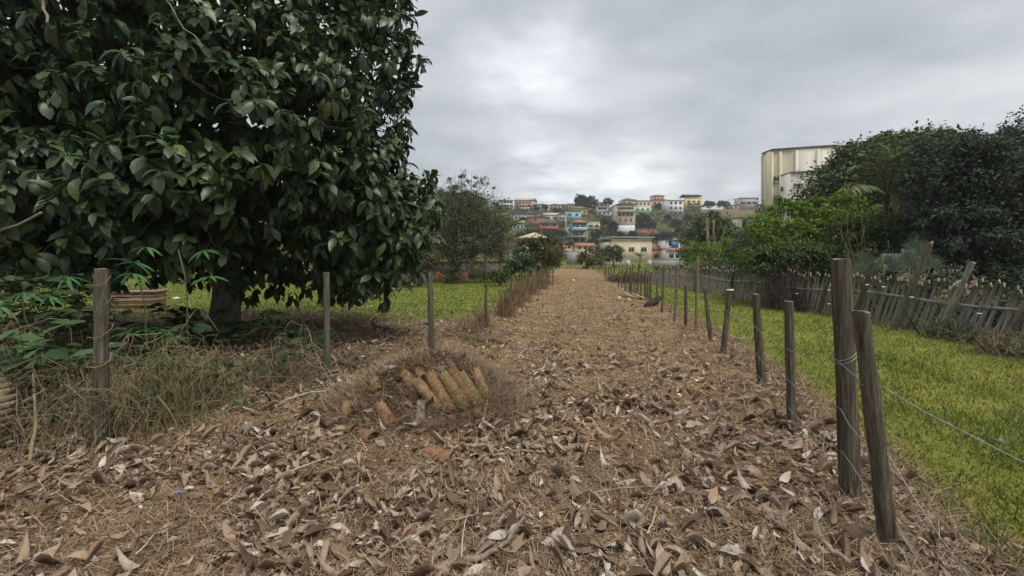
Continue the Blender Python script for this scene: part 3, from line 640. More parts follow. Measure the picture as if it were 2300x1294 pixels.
TILES = [((978, 906), (938, 850), 'ochre', 'ochre clay roof tile at the near end of the leaning row'), ((1000, 908), (962, 846), 'red', 'flaking orange clay roof tile, second in the leaning row'),
         ((1034, 905), (990, 834), 'moss', 'brown mossy roof tile half hidden in the middle of the row'), ((1050, 899), (1008, 826), 'dark', 'largest mossy red roof tile in the middle of the leaning row'), ((1066, 900), (1033, 833), 'moss', 'narrow green-stained roof tile beside the largest mossy one'),
         ((1086, 888), (1064, 828), 'ochre', 'mossy yellow roof tile at the far end of the leaning row'), ((776, 942), (783, 900), 'ochre', 'blunt ochre roof tile standing on end at the foot of the heap'), ((872, 945), (845, 902), 'red', 'orange blotched roof tile sunk in dry grass on the heap'),
         ((945, 938), (950, 905), 'grey', 'grey weathered tile end poking from the heap'), ((825, 985), (757, 958), 'dark', 'dark red roof tile lying flat before the heap'), ((930, 870), (905, 838), 'ochre', 'broken ochre tile covered in straw above the row'), ((845, 870), (838, 850), 'ochre', 'small ochre tile shard near the crest of the heap'),
         ((945, 845), (935, 832), 'ochre', 'pale tile shard on the crest of the heap'), ((1078, 938), (1060, 915), 'dark', 'reddish tile fragment below the leaning row'), ((990, 1030), (950, 1024), 'red', 'thin ochre tile edge buried in leaf litter')]
for (bx, by), (tx, ty), cm, lb in TILES:
    b = hit(bx, by); flat = by > 950; d = b[1]; t = P(tx, ty, d + (0.02 if flat else 0.10)) if not flat else hit(tx, ty)
    ax = t - b; L = float(np.linalg.norm(ax)) * random.uniform(.85, 1.12); ax = unit(unit(ax) + .10*rdir(1)[0]); nrm = np.array([0.25, -1.0, 0.35]) if not flat else np.array([0.1, -0.3, 1.0])
    M = frames(ax[None], nrm[None])[0]
    me = tile_mesh(max(L, 0.12) + 0.10, 0.085 if L > .16 else 0.06, 0.052 if L > .16 else 0.045, jag=0.03 if cm == 'red' else 0.012); me.materials.append(TM[cm])
    o = bpy.data.objects.new('clay_tile', me); C.objects.link(o); mm = np.eye(4); mm[:3, :3] = M; mm[:3, 3] = b - ax*0.10 + np.array([0, -0.02, 0.012]); o.matrix_world = mathutils.Matrix(mm.tolist())
    tag(o, lb, 'roof tile', 'old clay roof tiles on the heap')
# straw and leaves that bury the heap
n = 15000; a = rng.uniform(0, 6.28, n); r = np.sqrt(rng.random(n)) * 1.15; x = MX + 0.98*r*np.cos(a); y = MY + 0.72*r*np.sin(a) 
blades('heap_straw', 'tangled dry straw lying over the heap of roof tiles', x, y, 0.19, 0.004, M_STRAW, flat=0.76, cat='straw', lift=0.03)
x = rng.normal(-0.25, 0.17, 2600); y = rng.normal(4.75, 0.30, 2600); blades('dry_grass_tussock', 'dense dry brown grass tussock on the path side of the roof tiles', x, y, 0.22, 0.0035, M_STRAW, flat=0.2)

# ------------------------------------------------------------ stones, sticks, rubbish
def rock_mesh(s, seed, rough=0.16):
    import bmesh
    g_ = np.random.default_rng(seed); bm = bmesh.new(); bmesh.ops.create_icosphere(bm, subdivisions=3, radius=1.0); ds = unit(g_.normal(size=(9, 3))); cut = g_.uniform(0.55, 0.95, 9)
    for v in bm.verts:
        p = np.array(v.co)
        for d, c in zip(ds, cut):
            t = float(p @ d)
            if t > c: p = p - d * (t - c) * 0.85
        p = p * (1 + rough * 0.25 * math.sin(5*p[0]+seed) * math.sin(6*p[1])); v.co = p * np.array(s)
    me = bpy.data.meshes.new('rock'); bm.to_mesh(me); bm.free(); return me
M_ROCK = mat('pale_stone', (0.16, 0.14, 0.115), (0.36, 0.32, 0.26), 9, 0.95, 1.2, 28); M_ROCKG = mat('grey_stone', (0.11, 0.11, 0.105), (0.27, 0.26, 0.24), 9, 0.95, 1.2, 28); M_ROCKY = mat('yellow_sandstone', (0.34, 0.26, 0.15), (0.52, 0.42, 0.28), 9, 0.95, 0.8)
for k, (px, py, w, hgt, m_, lb) in enumerate([(1612, 1172, 0.075, 0.05, M_ROCK, 'angular tan stone half buried in leaf litter by the posts'), (1795, 1268, 0.05, 0.03, M_ROCK, 'pale flat stone among leaves below the slanting post'), (1355, 1018, 0.05, 0.035, M_ROCK, 'rounded tan stone in the middle of the track'),
        (612, 1138, 0.045, 0.03, M_ROCKG, 'grey stone in the litter left of the tile heap'), (552, 975, 0.07, 0.06, M_ROCKG, 'larger grey stone beside the dry vines'), (508, 995, 0.04, 0.05, M_ROCKG, 'small upright grey stone beside the larger one'), (1170, 1068, 0.06, 0.035, M_ROCK, 'mossy tan stone beside the forked stick'),
        (1290, 859, 0.13, 0.018, M_ROCK, 'flat whitish stone slab lying on the track'), (1225, 862, 0.035, 0.05, mat('white_plaster', (0.55, 0.53, 0.5), (0.7, 0.68, 0.65), 8, 0.9), 'small white chunk standing on the track'), (1565, 858, 0.05, 0.02, mat('white_plaster', (0, 0, 0)), 'white chip lying near the stubby wooden post'),
        (1392, 676, 0.14, 0.13, M_ROCKY, 'yellow sandstone block by the far fence posts'), (1412, 677, 0.12, 0.10, M_ROCKY, 'second yellow sandstone block beside the broken planks'), (1352, 668, 0.16, 0.09, M_ROCKG, 'dark grey clod lying on the far track'), (1385, 721, 0.14, 0.05, mat('dark_dung', (0.03, 0.022, 0.016), (0.07, 0.05, 0.035), 9, 1.0, 1.0), 'dark clump lying in the middle of the track'),
        (2245, 1000, 0.05, 0.04, M_ROCKG, 'pale stone on the lawn behind the barbed wire'), (1288, 632, 0.14, 0.10, mat('white_plaster', (0, 0, 0)), 'small white chunk at the far end of the track'), (945, 797, 0.09, 0.06, M_ROCKY, 'tan stone on top of the tile heap'), (1085, 783, 0.045, 0.03, mat('yellow_leaf', (0.5, 0.42, 0.12), (0.6, 0.52, 0.2)), 'pale yellow scrap beside the brushwood'), (1098, 942, 0.03, 0.02, mat('yellow_leaf', (0, 0, 0)), 'small yellow scrap at the fork of a pale stick')]):
    b = hit(px, py); me = rock_mesh((w, w*0.75, hgt), k + 3); me.materials.append(m_); o = bpy.data.objects.new('stone' if m_ in (M_ROCK, M_ROCKG, M_ROCKY) else 'debris_chunk', me); C.objects.link(o)
    o.location = b + np.array([0, 0, hgt*0.45]); o.rotation_euler = (random.uniform(-.2, .2), random.uniform(-.2, .2), random.uniform(0, 3)); tag(o, lb, 'stone' if m_ in (M_ROCK, M_ROCKG, M_ROCKY) else 'debris', 'stones and lumps on the ground')
M_STICK = mat('dry_stick', (0.16, 0.12, 0.08), (0.34, 0.28, 0.20), 14, 0.9, 0.5); M_STICKP = mat('pale_bleached_stick', (0.36, 0.32, 0.25), (0.5, 0.46, 0.38), 14, 0.9, 0.4)
def stick(label, pts, w, m_=M_STICK, lift=0.055, name='stick'):
    g3 = []
    for p in pts:
        b = hit(p[0], p[1]); b[2] += lift + (p[2] if len(p) > 2 else 0); g3.append(b)
    g3 = np.array(g3); d = g3[:, 1].mean(); full = []
    for k in range(len(g3)-1): full += list(wavy(g3[k], g3[k+1], 5, 0.012))[:4]
    full.append(g3[-1]); full = np.array(full); o = full[0].copy()
    ob = build(name, MB().tube(full - o, np.linspace(w/2/F*d, w*0.3/F*d, len(full)), 7), m_, smooth=True, loc=o); return tag(ob, label, 'stick', 'dry sticks on the ground')
stick('forked brown stick lying before the tile heap', [(1040, 1018), (1098, 1018), (1110, 1042)], 9); stick('brown stick continuing right of the forked one', [(1110, 1040), (1170, 1030), (1235, 1035)], 8)
stick('long thin curved stick in the front litter', [(850, 1285), (905, 1240), (980, 1205), (1070, 1180)], 8); stick('thick grey stick with bent end at the front of the track', [(1040, 1290), (1085, 1278), (1140, 1240), (1178, 1185)], 14, mat('grey_stick', (0.14, 0.11, 0.085), (0.28, 0.235, 0.18), 14, 0.9, 0.5))
stick('thick tan branch piece at the foot of the slanting post', [(1845, 1240), (1872, 1265), (1910, 1294)], 17, M_STICK, 0.05); stick('pale straight stick upright in litter at the front', [(1036, 1285), (1050, 1203, 0.06)], 3.5, M_STICKP)
stick('pale bleached forked stick beside the tile heap', [(1076, 975), (1088, 945), (1094, 915)], 6, M_STICKP); stick('thin tan stalk crossing the middle of the litter', [(1300, 1130), (1380, 1118), (1470, 1112)], 5)
stick('looped pale stalk near the posts', [(1655, 1040), (1652, 1018), (1670, 1014), (1700, 1022)], 4.5, M_STICKP); stick('thin pale stalk leaning in the litter', [(1445, 1245), (1458, 1210), (1475, 1160)], 4.5, M_STICKP); stick('dark thin twig near the fence posts', [(1715, 1015), (1770, 1005), (1815, 995)], 4.5)
stick('pale straw stalk left in the litter', [(305, 1270), (350, 1225)], 4.5, M_STICKP); stick('long dry stalk on the left litter', [(640, 1085), (740, 1045)], 4, M_STICKP); stick('brown branch half buried on the left litter', [(590, 1262), (640, 1235), (700, 1195)], 9)
stick('bleached pale twig arching over the vines by the brown post', [(640, 760, 0.25), (690, 790, 0.35), (715, 850, 0.2), (748, 880, 0)], 2.6, M_STICK); stick('second bleached twig below the arching one', [(702, 810, 0.2), (750, 830, 0.1), (775, 860, 0)], 2.2, M_STICK); stick('pale root-like twig on the bank left of the heap', [(640, 910), (700, 892), (745, 888)], 4, M_STICKP)
stick('white twig leaning on the track by the tussock', [(1198, 852), (1222, 835), (1229, 812)], 3.5, M_STICKP); stick('brushwood branch on the verge beyond the tile heap', [(1075, 772), (1105, 768), (1125, 775)], 11, M_WOOD, 0.04); stick('dark fallen branch under the hanging leaves', [(838, 735, 0.06), (850, 740), (878, 744)], 11, M_WOOD, 0.04, 'branch'); stick('pale driftwood-like branch at the bottom right', [(2225, 1245), (2270, 1238), (2300, 1250)], 16, M_STICK, 0.03)
stick('thin upright dry reed beside the old tyre', [(65, 1055), (80, 1000, 0.2), (68, 910, 0.75)], 7, mat('green_reed', (0.15, 0.15, 0.06), (0.27, 0.25, 0.13), 10, 0.8), 0)
b = hit(1466, 690); tag(build('stump', MB().tube([(-.28, -.05, .02), (-.1, 0, .1), (.12, .04, .2), (.24, .06, .33), (.3, .05, .28)], [.05, .12, .13, .08, .03], 9), mat('charred_stump', (0.025, 0.02, 0.016), (0.07, 0.055, 0.04), 9, 1, 1.0), smooth=True, loc=b), 'dark gnarled stump lying at the foot of the wire fence', 'stump')
for k, (a, b_) in enumerate([((1408, 668), (1436, 673)), ((1420, 665), (1445, 676)), ((1398, 664), (1420, 676))]):
    A = hit(*a); B = hit(*b_); d = B - A; L = np.linalg.norm(d); d /= L; s = unit(np.cross(d, [0, 0, 1.0])); M = np.stack([d, s, np.cross(d, s)*-1], 1)
    tag(build('plank', MB().box((0, 0, 0), (L + .15, 0.09, 0.03), M=M), mat('pale_plank', (0.33, 0.23, 0.13), (0.48, 0.36, 0.22), 12, 0.9), loc=(A + B)/2 + np.array([0, 0, .06 + .05*k])), ['splintered pale plank lowest in the small wood pile', 'longest pale plank across the small wood pile', 'short pale plank on top of the sandstone blocks'][k], 'plank', 'broken planks by the far posts')
# crumpled wrapper, white scrap
def scrap(px, py, s, m_, label, name):
    b = hit(px, py); n = 5; g_ = np.random.default_rng(int(px)); v = [((i/4-.5)*s*2, (j/4-.5)*s, 0.35*s*g_.random()) for i in range(5) for j in range(5)]
    f = [(i*5+j, i*5+j+1, i*5+j+6, i*5+j+5) for i in range(4) for j in range(4)]; tag(build(name, MB().add(v, f), m_, loc=b + np.array([0, 0, 0.035])), label, 'litter')
scrap(405, 1122, 0.035, mat('blue_wrapper', (0.03, 0.05, 0.28), (0.35, 0.4, 0.6), 30, 0.35), 'crumpled blue snack wrapper in the left litter', 'wrapper'); scrap(425, 1112, 0.03, mat('pink_wrapper', (0.5, 0.22, 0.18), (0.7, 0.5, 0.45), 20, 0.4), 'pink scrap of plastic beside the blue wrapper', 'plastic_scrap')
scrap(563, 1262, 0.035, mat('white_card', (0.55, 0.52, 0.46), (0.65, 0.62, 0.56), 20, 0.8), 'small white card lying in the front left litter', 'card'); scrap(2232, 772, 0.10, mat('silver_plastic', (0.4, 0.42, 0.45), (0.65, 0.66, 0.68), 20, 0.3), 'crumpled silvery plastic bag below the picket fence', 'plastic_bag')

#%%PART4
# ------------------------------------------------------------ dry vine tangles and weeds by the left posts
M_VINE = mat('dry_vine', (0.12, 0.088, 0.05), (0.33, 0.26, 0.165), 3, 0.9, island=True)
M_VINEG = mat('green_vine', (0.12, 0.10, 0.045), (0.30, 0.25, 0.135), 3, 0.9, island=True)
def tangle(label, c, rad, hgt, n, m_=M_VINE, name='dry_vine_tangle', leaves=0, thick=0.0025):
    c = np.array([c[0], c[1], gz(*c)]); t = thing(name, label, 'vine', c, 0, 'dry vine tangles below the left posts'); q = MB()
    for k in range(int(n * (0.55 if 'vine' in name else 1.0))):
        a, b = rng.normal(size=2) * rad * 0.6, rng.normal(size=2) * rad * 0.6
        A = np.array([a[0], a[1], 0]); B = np.array([b[0], b[1], 0]); 
        A[2] = gz(c[0]+A[0], c[1]+A[1]) - c[2]; B[2] = gz(c[0]+B[0], c[1]+B[1]) - c[2] + hgt * rng.random() * (rng.random() < 0.5)
        h = hgt * rng.uniform(0.2, 1.0) * math.exp(-(a[0]**2 + b[0]**2) / (4 * rad * rad)); m = rng.integers(9, 15)
        p = wavy(A, B, m, 0.26 * rad + 0.06, h * 0.8); p[1:-1, 2] = np.maximum(p[1:-1, 2], 0.01)
        q.tube(p, thick * rng.uniform(0.5, 1.5), 3, False)
    for k in range(n // 3):     # hanging threads
        a = rng.normal(size=2) * rad * 0.5; h = hgt * rng.uniform(0.5, 1.0); z0 = gz(c[0]+a[0], c[1]+a[1]) - c[2]
        q.tube(wavy((a[0], a[1], z0 + h), (a[0] + 0.08*rng.normal(), a[1] + 0.08*rng.normal(), z0), 6, 0.05), thick * 0.6, 3, False)
    tag(build('stems', q, m_, t), kind='stuff')
    if leaves:
        p = np.stack([rng.normal(size=leaves)*rad*0.55, rng.normal(size=leaves)*rad*0.5, np.abs(rng.normal(size=leaves))*hgt*0.45], 1); q = MB()
        scatter(q, LEAF_MID, p, unit(rdir(leaves) + np.array([0, 0, 0.2])), unit(rdir(leaves)*0.6 + np.array([0, 0, 1.0])), 0.055*rng.uniform(.5, 1.5, leaves)); tag(build('leaves', q, M_WEED, t), kind='stuff')
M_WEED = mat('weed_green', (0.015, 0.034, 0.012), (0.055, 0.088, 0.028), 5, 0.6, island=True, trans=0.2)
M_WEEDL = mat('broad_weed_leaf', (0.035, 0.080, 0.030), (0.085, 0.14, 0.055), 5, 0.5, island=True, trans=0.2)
for px, py, dep, rad, h, n, lv, lb in [(130, 985, 3.75, 0.55, 0.62, 170, 300, 'dry vine tangle between the old tyre and the round grey post'), (330, 930, 3.95, 0.45, 0.72, 220, 300, 'dry vines heaped against the round grey post'), (450, 905, 4.5, 0.5, 0.6, 190, 260, 'yellowish vine tangle hanging between the two round posts'),
        (640, 870, 5.3, 0.5, 0.55, 180, 260, 'vine tangle and weeds at the foot of the brown round post'), (20, 900, 4.3, 0.5, 0.75, 130, 260, 'vine tangle rising behind the old tyre'), (820, 840, 6.1, 0.4, 0.3, 60, 120, 'low dry stems between the brown post and the tile heap'), (1050, 765, 8.2, 0.4, 0.32, 70, 60, 'dry bramble on the verge past the greenish-brown post')]:
    tangle(lb, ((px - CX)/F*dep, dep), rad, h, n, M_VINEG if 'yellowish' in lb or 'heaped' in lb else M_VINE, leaves=lv)
# vine strings wound round the grey post
b, h, lx, r = POSTS[NR]; a = np.linspace(0, 38, 130); q = MB()
for k in range(7):
    z0 = 0.30 + 0.12*k; aa = np.linspace(0, 5 + 3*rng.random(), 26) + k; q.tube(np.stack([(r*1.15 + 0.02*np.abs(np.sin(aa*2+k)))*np.cos(aa), (r*1.15 + 0.02*np.abs(np.cos(aa*3)))*np.sin(aa), z0 + 0.03*aa*((-1)**k) + 0.02*np.sin(aa*2)], 1), 0.0028, 4)
tag(build('climbing_vine', q, M_VINEG, loc=b), 'thin vine wound round the round grey post', 'vine')
# large-leaved weeds
def big_weed(label, px, py, dep, n, h, size, spread, m_=M_WEEDL, name='leafy_weed', tpl=None):
    base = np.array([(px - CX)/F*dep, dep, 0.0]); base[2] = gz(base[0], dep); t = thing(name, label, 'plant', base, 0, 'broad-leaved weeds under the big tree'); q = MB(); st = MB()
    ps, ds, us, ss = [], [], [], []
    for k in range(n):
        a = rng.uniform(0, 6.28); rr = spread * math.sqrt(rng.random()); tip = np.array([rr*math.cos(a), rr*math.sin(a), h*rng.uniform(0.45, 1.0)])
        st.tube(wavy((0.15*tip[0], 0.15*tip[1], 0), tip, 5, 0.04), 0.004, 4, False)
        for z in range(rng.integers(3, 6)):
            b_ = rng.uniform(0, 6.28); d = np.array([math.cos(b_), math.sin(b_), rng.uniform(-0.25, 0.35)]); ps.append(tip + rdir(1)[0]*0.03); ds.append(d); us.append(np.array([0.2*rng.normal(), -0.35 + 0.2*rng.normal(), 1.0])); ss.append(size*rng.uniform(.55, 1.2))
    scatter(q, tpl or TPL[2], np.array(ps), np.array(ds), unit(np.array(us)), np.array(ss)); build('stem', st, mat('weed_stem', (0.06, 0.075, 0.03), (0.12, 0.13, 0.06)), t)
    tag(build('leaves', q, m_, t, True), kind='stuff')
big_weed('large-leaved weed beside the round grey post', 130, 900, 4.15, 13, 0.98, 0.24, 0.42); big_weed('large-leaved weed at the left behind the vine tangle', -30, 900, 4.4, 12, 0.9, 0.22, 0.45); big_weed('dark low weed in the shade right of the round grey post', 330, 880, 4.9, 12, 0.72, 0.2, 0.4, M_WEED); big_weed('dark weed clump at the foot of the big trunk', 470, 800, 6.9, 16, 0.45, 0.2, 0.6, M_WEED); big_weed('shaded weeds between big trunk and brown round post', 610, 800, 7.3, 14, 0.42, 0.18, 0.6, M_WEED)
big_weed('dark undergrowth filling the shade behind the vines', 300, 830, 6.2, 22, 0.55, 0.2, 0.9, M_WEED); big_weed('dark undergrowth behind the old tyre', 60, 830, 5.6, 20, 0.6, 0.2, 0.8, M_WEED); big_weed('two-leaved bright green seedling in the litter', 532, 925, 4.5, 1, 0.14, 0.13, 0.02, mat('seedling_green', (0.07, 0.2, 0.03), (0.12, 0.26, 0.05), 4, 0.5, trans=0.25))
FING = leaf_tpl(0.16, 4, 0.1, 0.3, 0.4)
def palmate(label, px, py, dep, heads, stem_h):
    c = P(px, py, dep); g_ = gz(c[0], c[1]); t = thing('palmate_weed', label, 'plant', (c[0], c[1], g_), 0, 'weeds with fingered leaves'); hz = c[2] - g_
    build('stem', MB().tube(wavy((0.1, 0.1, 0), (0, 0, hz), 6, 0.04), 0.008, 5), mat('weed_stem', (0, 0, 0)), t); ps, ds, us, ss = [], [], [], []
    for k in range(heads):
        hc = np.array([0.28*rng.normal(), 0.2*rng.normal(), hz + 0.06*rng.normal()]); tilt = rng.normal(size=2)*0.25
        for a in np.linspace(0, 5.6, 9): ps.append(hc); ds.append(np.array([math.cos(a), math.sin(a), -0.2 + tilt[0]*math.cos(a) + tilt[1]*math.sin(a)])); us.append(np.array([tilt[0], -0.4, 1.0])); ss.append(0.21*rng.uniform(.75, 1.15))
    q = MB(); scatter(q, FING, np.array(ps), np.array(ds), unit(np.array(us)), np.array(ss)); tag(build('leaves', q, mat('palmate_green', (0.025, 0.085, 0.03), (0.06, 0.15, 0.05), 5, 0.55, island=True, trans=0.2), t, True), kind='stuff')
palmate('plant with fingered bright leaves just right of the grey post', 310, 622, 4.3, 4, 0.9); palmate('plant with fingered leaves hanging before the big trunk', 400, 560, 5.2, 2, 0.9); palmate('plant with fingered leaves at the left behind the broad leaves', 50, 668, 4.5, 4, 0.8); palmate('low fingered fern-like plant in shade beside the trunk', 385, 745, 5.8, 6, 0.3); palmate('fern-like weed right of the trunk in dappled light', 600, 705, 7.6, 5, 0.3)
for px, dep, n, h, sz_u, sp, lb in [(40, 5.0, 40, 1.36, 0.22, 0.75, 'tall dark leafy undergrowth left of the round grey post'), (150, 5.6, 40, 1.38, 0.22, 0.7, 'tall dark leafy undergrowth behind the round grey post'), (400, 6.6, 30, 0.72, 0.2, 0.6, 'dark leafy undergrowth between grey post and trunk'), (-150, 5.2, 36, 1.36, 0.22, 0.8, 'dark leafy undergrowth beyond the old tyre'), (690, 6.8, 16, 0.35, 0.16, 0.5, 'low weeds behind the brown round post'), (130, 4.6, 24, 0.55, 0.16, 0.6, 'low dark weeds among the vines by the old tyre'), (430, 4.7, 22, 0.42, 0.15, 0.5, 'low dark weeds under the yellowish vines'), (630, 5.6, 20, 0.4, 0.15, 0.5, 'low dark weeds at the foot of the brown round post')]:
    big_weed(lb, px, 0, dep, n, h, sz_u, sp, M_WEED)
# terracotta planter with ribs
b = hit(312, 692); tw = 0.42; t = thing('planter', 'terracotta rectangular planter with ribbed sides under the big tree', 'planter', b, 0.15); t.scale = (1.75, 1.75, 1.6); M_TERRA = mat('terracotta_planter', (0.24, 0.155, 0.10), (0.36, 0.25, 0.17), 8, 0.85, 0.3)
build('body', MB().box((0, 0, 0.16), (tw*1.7, tw*.8, 0.32)), M_TERRA, t); build('rim', MB().box((0, 0, 0.345), (tw*1.84, tw*.92, 0.05)), mat('terracotta_rim', (0.34, 0.21, 0.13), (0.45, 0.3, 0.2), 8, 0.8), t)
for z in (0.08, 0.17, 0.25): build('rib', MB().box((0, 0, z), (tw*1.74, tw*.84, 0.02)), M_TERRA, t)
build('soil', MB().box((0, 0, 0.36), (tw*1.6, tw*.7, 0.03)), mat('planter_soil', (0.03, 0.022, 0.015), (0.06, 0.045, 0.03)), t)
b = hit(395, 672); o = link('stone', rock_mesh((0.14, 0.1, 0.07), 77), mat('white_plaster', (0, 0, 0)), loc=b + np.array([0, 0, .03])); tag(o, 'white stone on the grass beside the terracotta planter', 'stone')
# old mud-caked tyre at the left edge
c = P(-106, 955, 3.35); t = thing('old_tyre', 'old mud-caked ribbed tyre standing in the vines at the left edge', 'tyre', (c[0], c[1], gz(c[0], c[1]))); tr_ = 0.33
a = np.linspace(0, 2*np.pi, 41)[:-1]; M_MUD = mat('dried_mud_rubber', (0.12, 0.095, 0.055), (0.30, 0.24, 0.15), 12, 0.95, 1.2, 40)
v = []; prof = [(-.07, -.075), (-.02, -.085), (.0, -.06), (.008, 0), (.0, .06), (-.02, .085), (-.07, .075), (-.09, 0)]
for k in a:
    for dr_, dw in prof: v.append(((tr_ + dr_)*math.cos(k), dw, (tr_ + dr_)*math.sin(k) + tr_))
n_ = len(prof); f = [(i*n_+j, i*n_+(j+1) % n_, ((i+1) % 40)*n_+(j+1) % n_, ((i+1) % 40)*n_+j) for i in range(40) for j in range(n_)]
cas = build('casing', MB().add(v, f), M_MUD, t, True); cas.rotation_euler = (R(-6), 0, R(8))
lug = MB().box((0, 0, 0), (0.025, 0.16, 0.05)).mesh('tread_lug'); lug.materials.append(M_MUD)
for k in a:
    o = bpy.data.objects.new('tread_lug', lug); C.objects.link(o); o.parent = cas; o.location = ((tr_ + .008)*math.cos(k), 0, (tr_ + .008)*math.sin(k) + tr_); o.rotation_euler = (0, -k, 0)
# dry tall weeds along the left fence of the track
for px, py, h, n, sp, lb in [(1085, 735, 0.75, 260, 0.16, 'dry grass hanging on the short thin post'), (1137, 712, 1.15, 420, 0.22, 'tall dry weeds smothering the slanting post'), (1155, 690, 1.15, 420, 0.3, 'tall dry weeds next past the slanting post'), (1170, 678, 1.2, 420, 0.35, 'tall dry weeds in the middle of the left fence run'), (1190, 662, 1.3, 420, 0.45, 'tall dry weeds near the dark glossy shrub'), (1208, 650, 1.5, 420, 0.5, 'tallest dry weeds before the reddish bush'), (1225, 640, 1.4, 360, 0.55, 'dry weeds at the far end of the left fence run'), (1060, 745, 0.4, 250, 0.35, 'low dry grass clump before the short thin post')]:
    b = hit(px, py); t = thing('dry_weed_clump', lb, 'weed', b, 0, 'dry weeds along the left fence'); q = MB()
    for k in range(int(n*.62)):
        x, y = rng.normal(size=2)*sp*(0.5 if b[1] > 12 else .6); hh = h*rng.uniform(.25, 1.0)**1.3*math.exp(-math.hypot(x, y)/(sp*1.0)) + .06; q.tube(wavy((x, y, -0.02), (x*1.1+.16*hh*rng.normal(), y*1.1+.16*hh*rng.normal(), hh), 4, 0.09), (0.0022 + 0.00025*b[1])*rng.uniform(.6, 1.4), 3, False)
    tag(build('stalks', q, mat('dry_weed_stalk', (0.13, 0.085, 0.045), (0.33, 0.245, 0.145), 2, 0.9, island=True), t), kind='stuff')

# ------------------------------------------------------------ plants at the foot of the picket fence
M_STRAP = mat('strap_leaf', (0.02, 0.045, 0.012), (0.085, 0.12, 0.035), 3, 0.6, island=True, trans=0.15)
def strap_clump(label, px, py, n, L, m_=M_STRAP, sp=0.25):
    b = hit(px, py); t = thing('grass_clump', label, 'plant', b, 0, 'strap-leaved clumps below the picket fence'); d = rdir(n); d[:, 2] = np.abs(d[:, 2])*0.6 + 0.75; p = rng.normal(size=(n, 3))*np.array([sp, sp*1.3, 0])*0.6
    q = MB(); scatter(q, leaf_tpl(0.055, 5, 0.2, 0.55, 0.3), p, unit(d), unit(rdir(n) + np.array([0, 0, .5])), L*rng.uniform(.5, 1.2, n)); tag(build('leaves', q, m_, t, True), kind='stuff')
for px, py, n, L, lb in [(1962, 722, 150, 0.55, 'dark strap-leaved clump beside the leaning brown fence post'), (2055, 740, 170, 0.55, 'strap-leaved clump between the two leaning fence posts'), (2128, 762, 220, 0.72, 'tall dark strap-leaved clump under the pale fence post'), (2200, 775, 160, 0.5, 'low weedy clump beside the silvery plastic bag'), (2275, 800, 160, 0.55, 'dark weedy clump at the near end of the pickets'), (1872, 700, 170, 0.62, 'dark clump with white flowers behind the thick tall post'), (1800, 695, 160, 0.6, 'dark clump with white flowers beyond the slim post'), (1745, 690, 150, 0.5, 'scruffy clump under the dry climber on the pickets'), (1640, 668, 130, 0.5, 'scruffy clump at the foot of the far pickets'), (1590, 655, 110, 0.5, 'small clump where the far pickets begin')]:
    strap_clump(lb, px, py, int(n*.6), L*.68)
b = hit(2190, 770); tangle('dry brown brush heap at the foot of the near pickets', (b[0], b[1]), 0.55, 0.25, 120, M_VINE, 'dry_brush_heap', 60, 0.003)
b = hit(2280, 800); tangle('dark dry brush at the near end of the pickets', (b[0], b[1]), 0.5, 0.3, 100, M_VINE, 'dry_brush_heap', 160, 0.003)
tangle('dry leafless climber matted over the middle of the pickets', (8.75, 13.5), 0.8, 1.25, 320, mat('dark_dry_vine', (0.035, 0.026, 0.02), (0.11, 0.085, 0.06), 3, 0.95, island=True), 'dry_climber', 500, 0.005)
q = MB(); fl = [(1880, 625), (1868, 640), (1862, 652), (1890, 655), (1905, 690), (1775, 665), (1790, 660), (1862, 683), (1948, 640), (2048, 668), (1657, 632), (1550, 638), (1985, 645), (2200, 705)]
for px, py in fl:
    yy = (FX - 0.25)/((px - CX)/F); p = P(px, py, yy); t = thing('white_flower', 'tiny white flower on a thin stalk before the picket fence', 'flower', (p[0], p[1], gz(p[0], p[1])), 0, 'white flowers along the picket fence'); hz = p[2] - gz(p[0], p[1])
    build('stalk', MB().tube(wavy((.02, 0, 0), (0, 0, hz), 4, .02), .003, 4), mat('weed_stem', (0, 0, 0)), t)
    pe = MB(); scatter(pe, LEAF_SMALL, np.repeat([[0, 0, hz]], 6, 0), np.array([(math.cos(k), math.sin(k)*.6, .3) for k in np.arange(6)*1.047]), np.repeat([[0, -1.0, 0.6]], 6, 0), 0.042); build('petals', pe, mat('white_petal', (0.75, 0.75, 0.7), (0.85, 0.85, 0.82)), t)

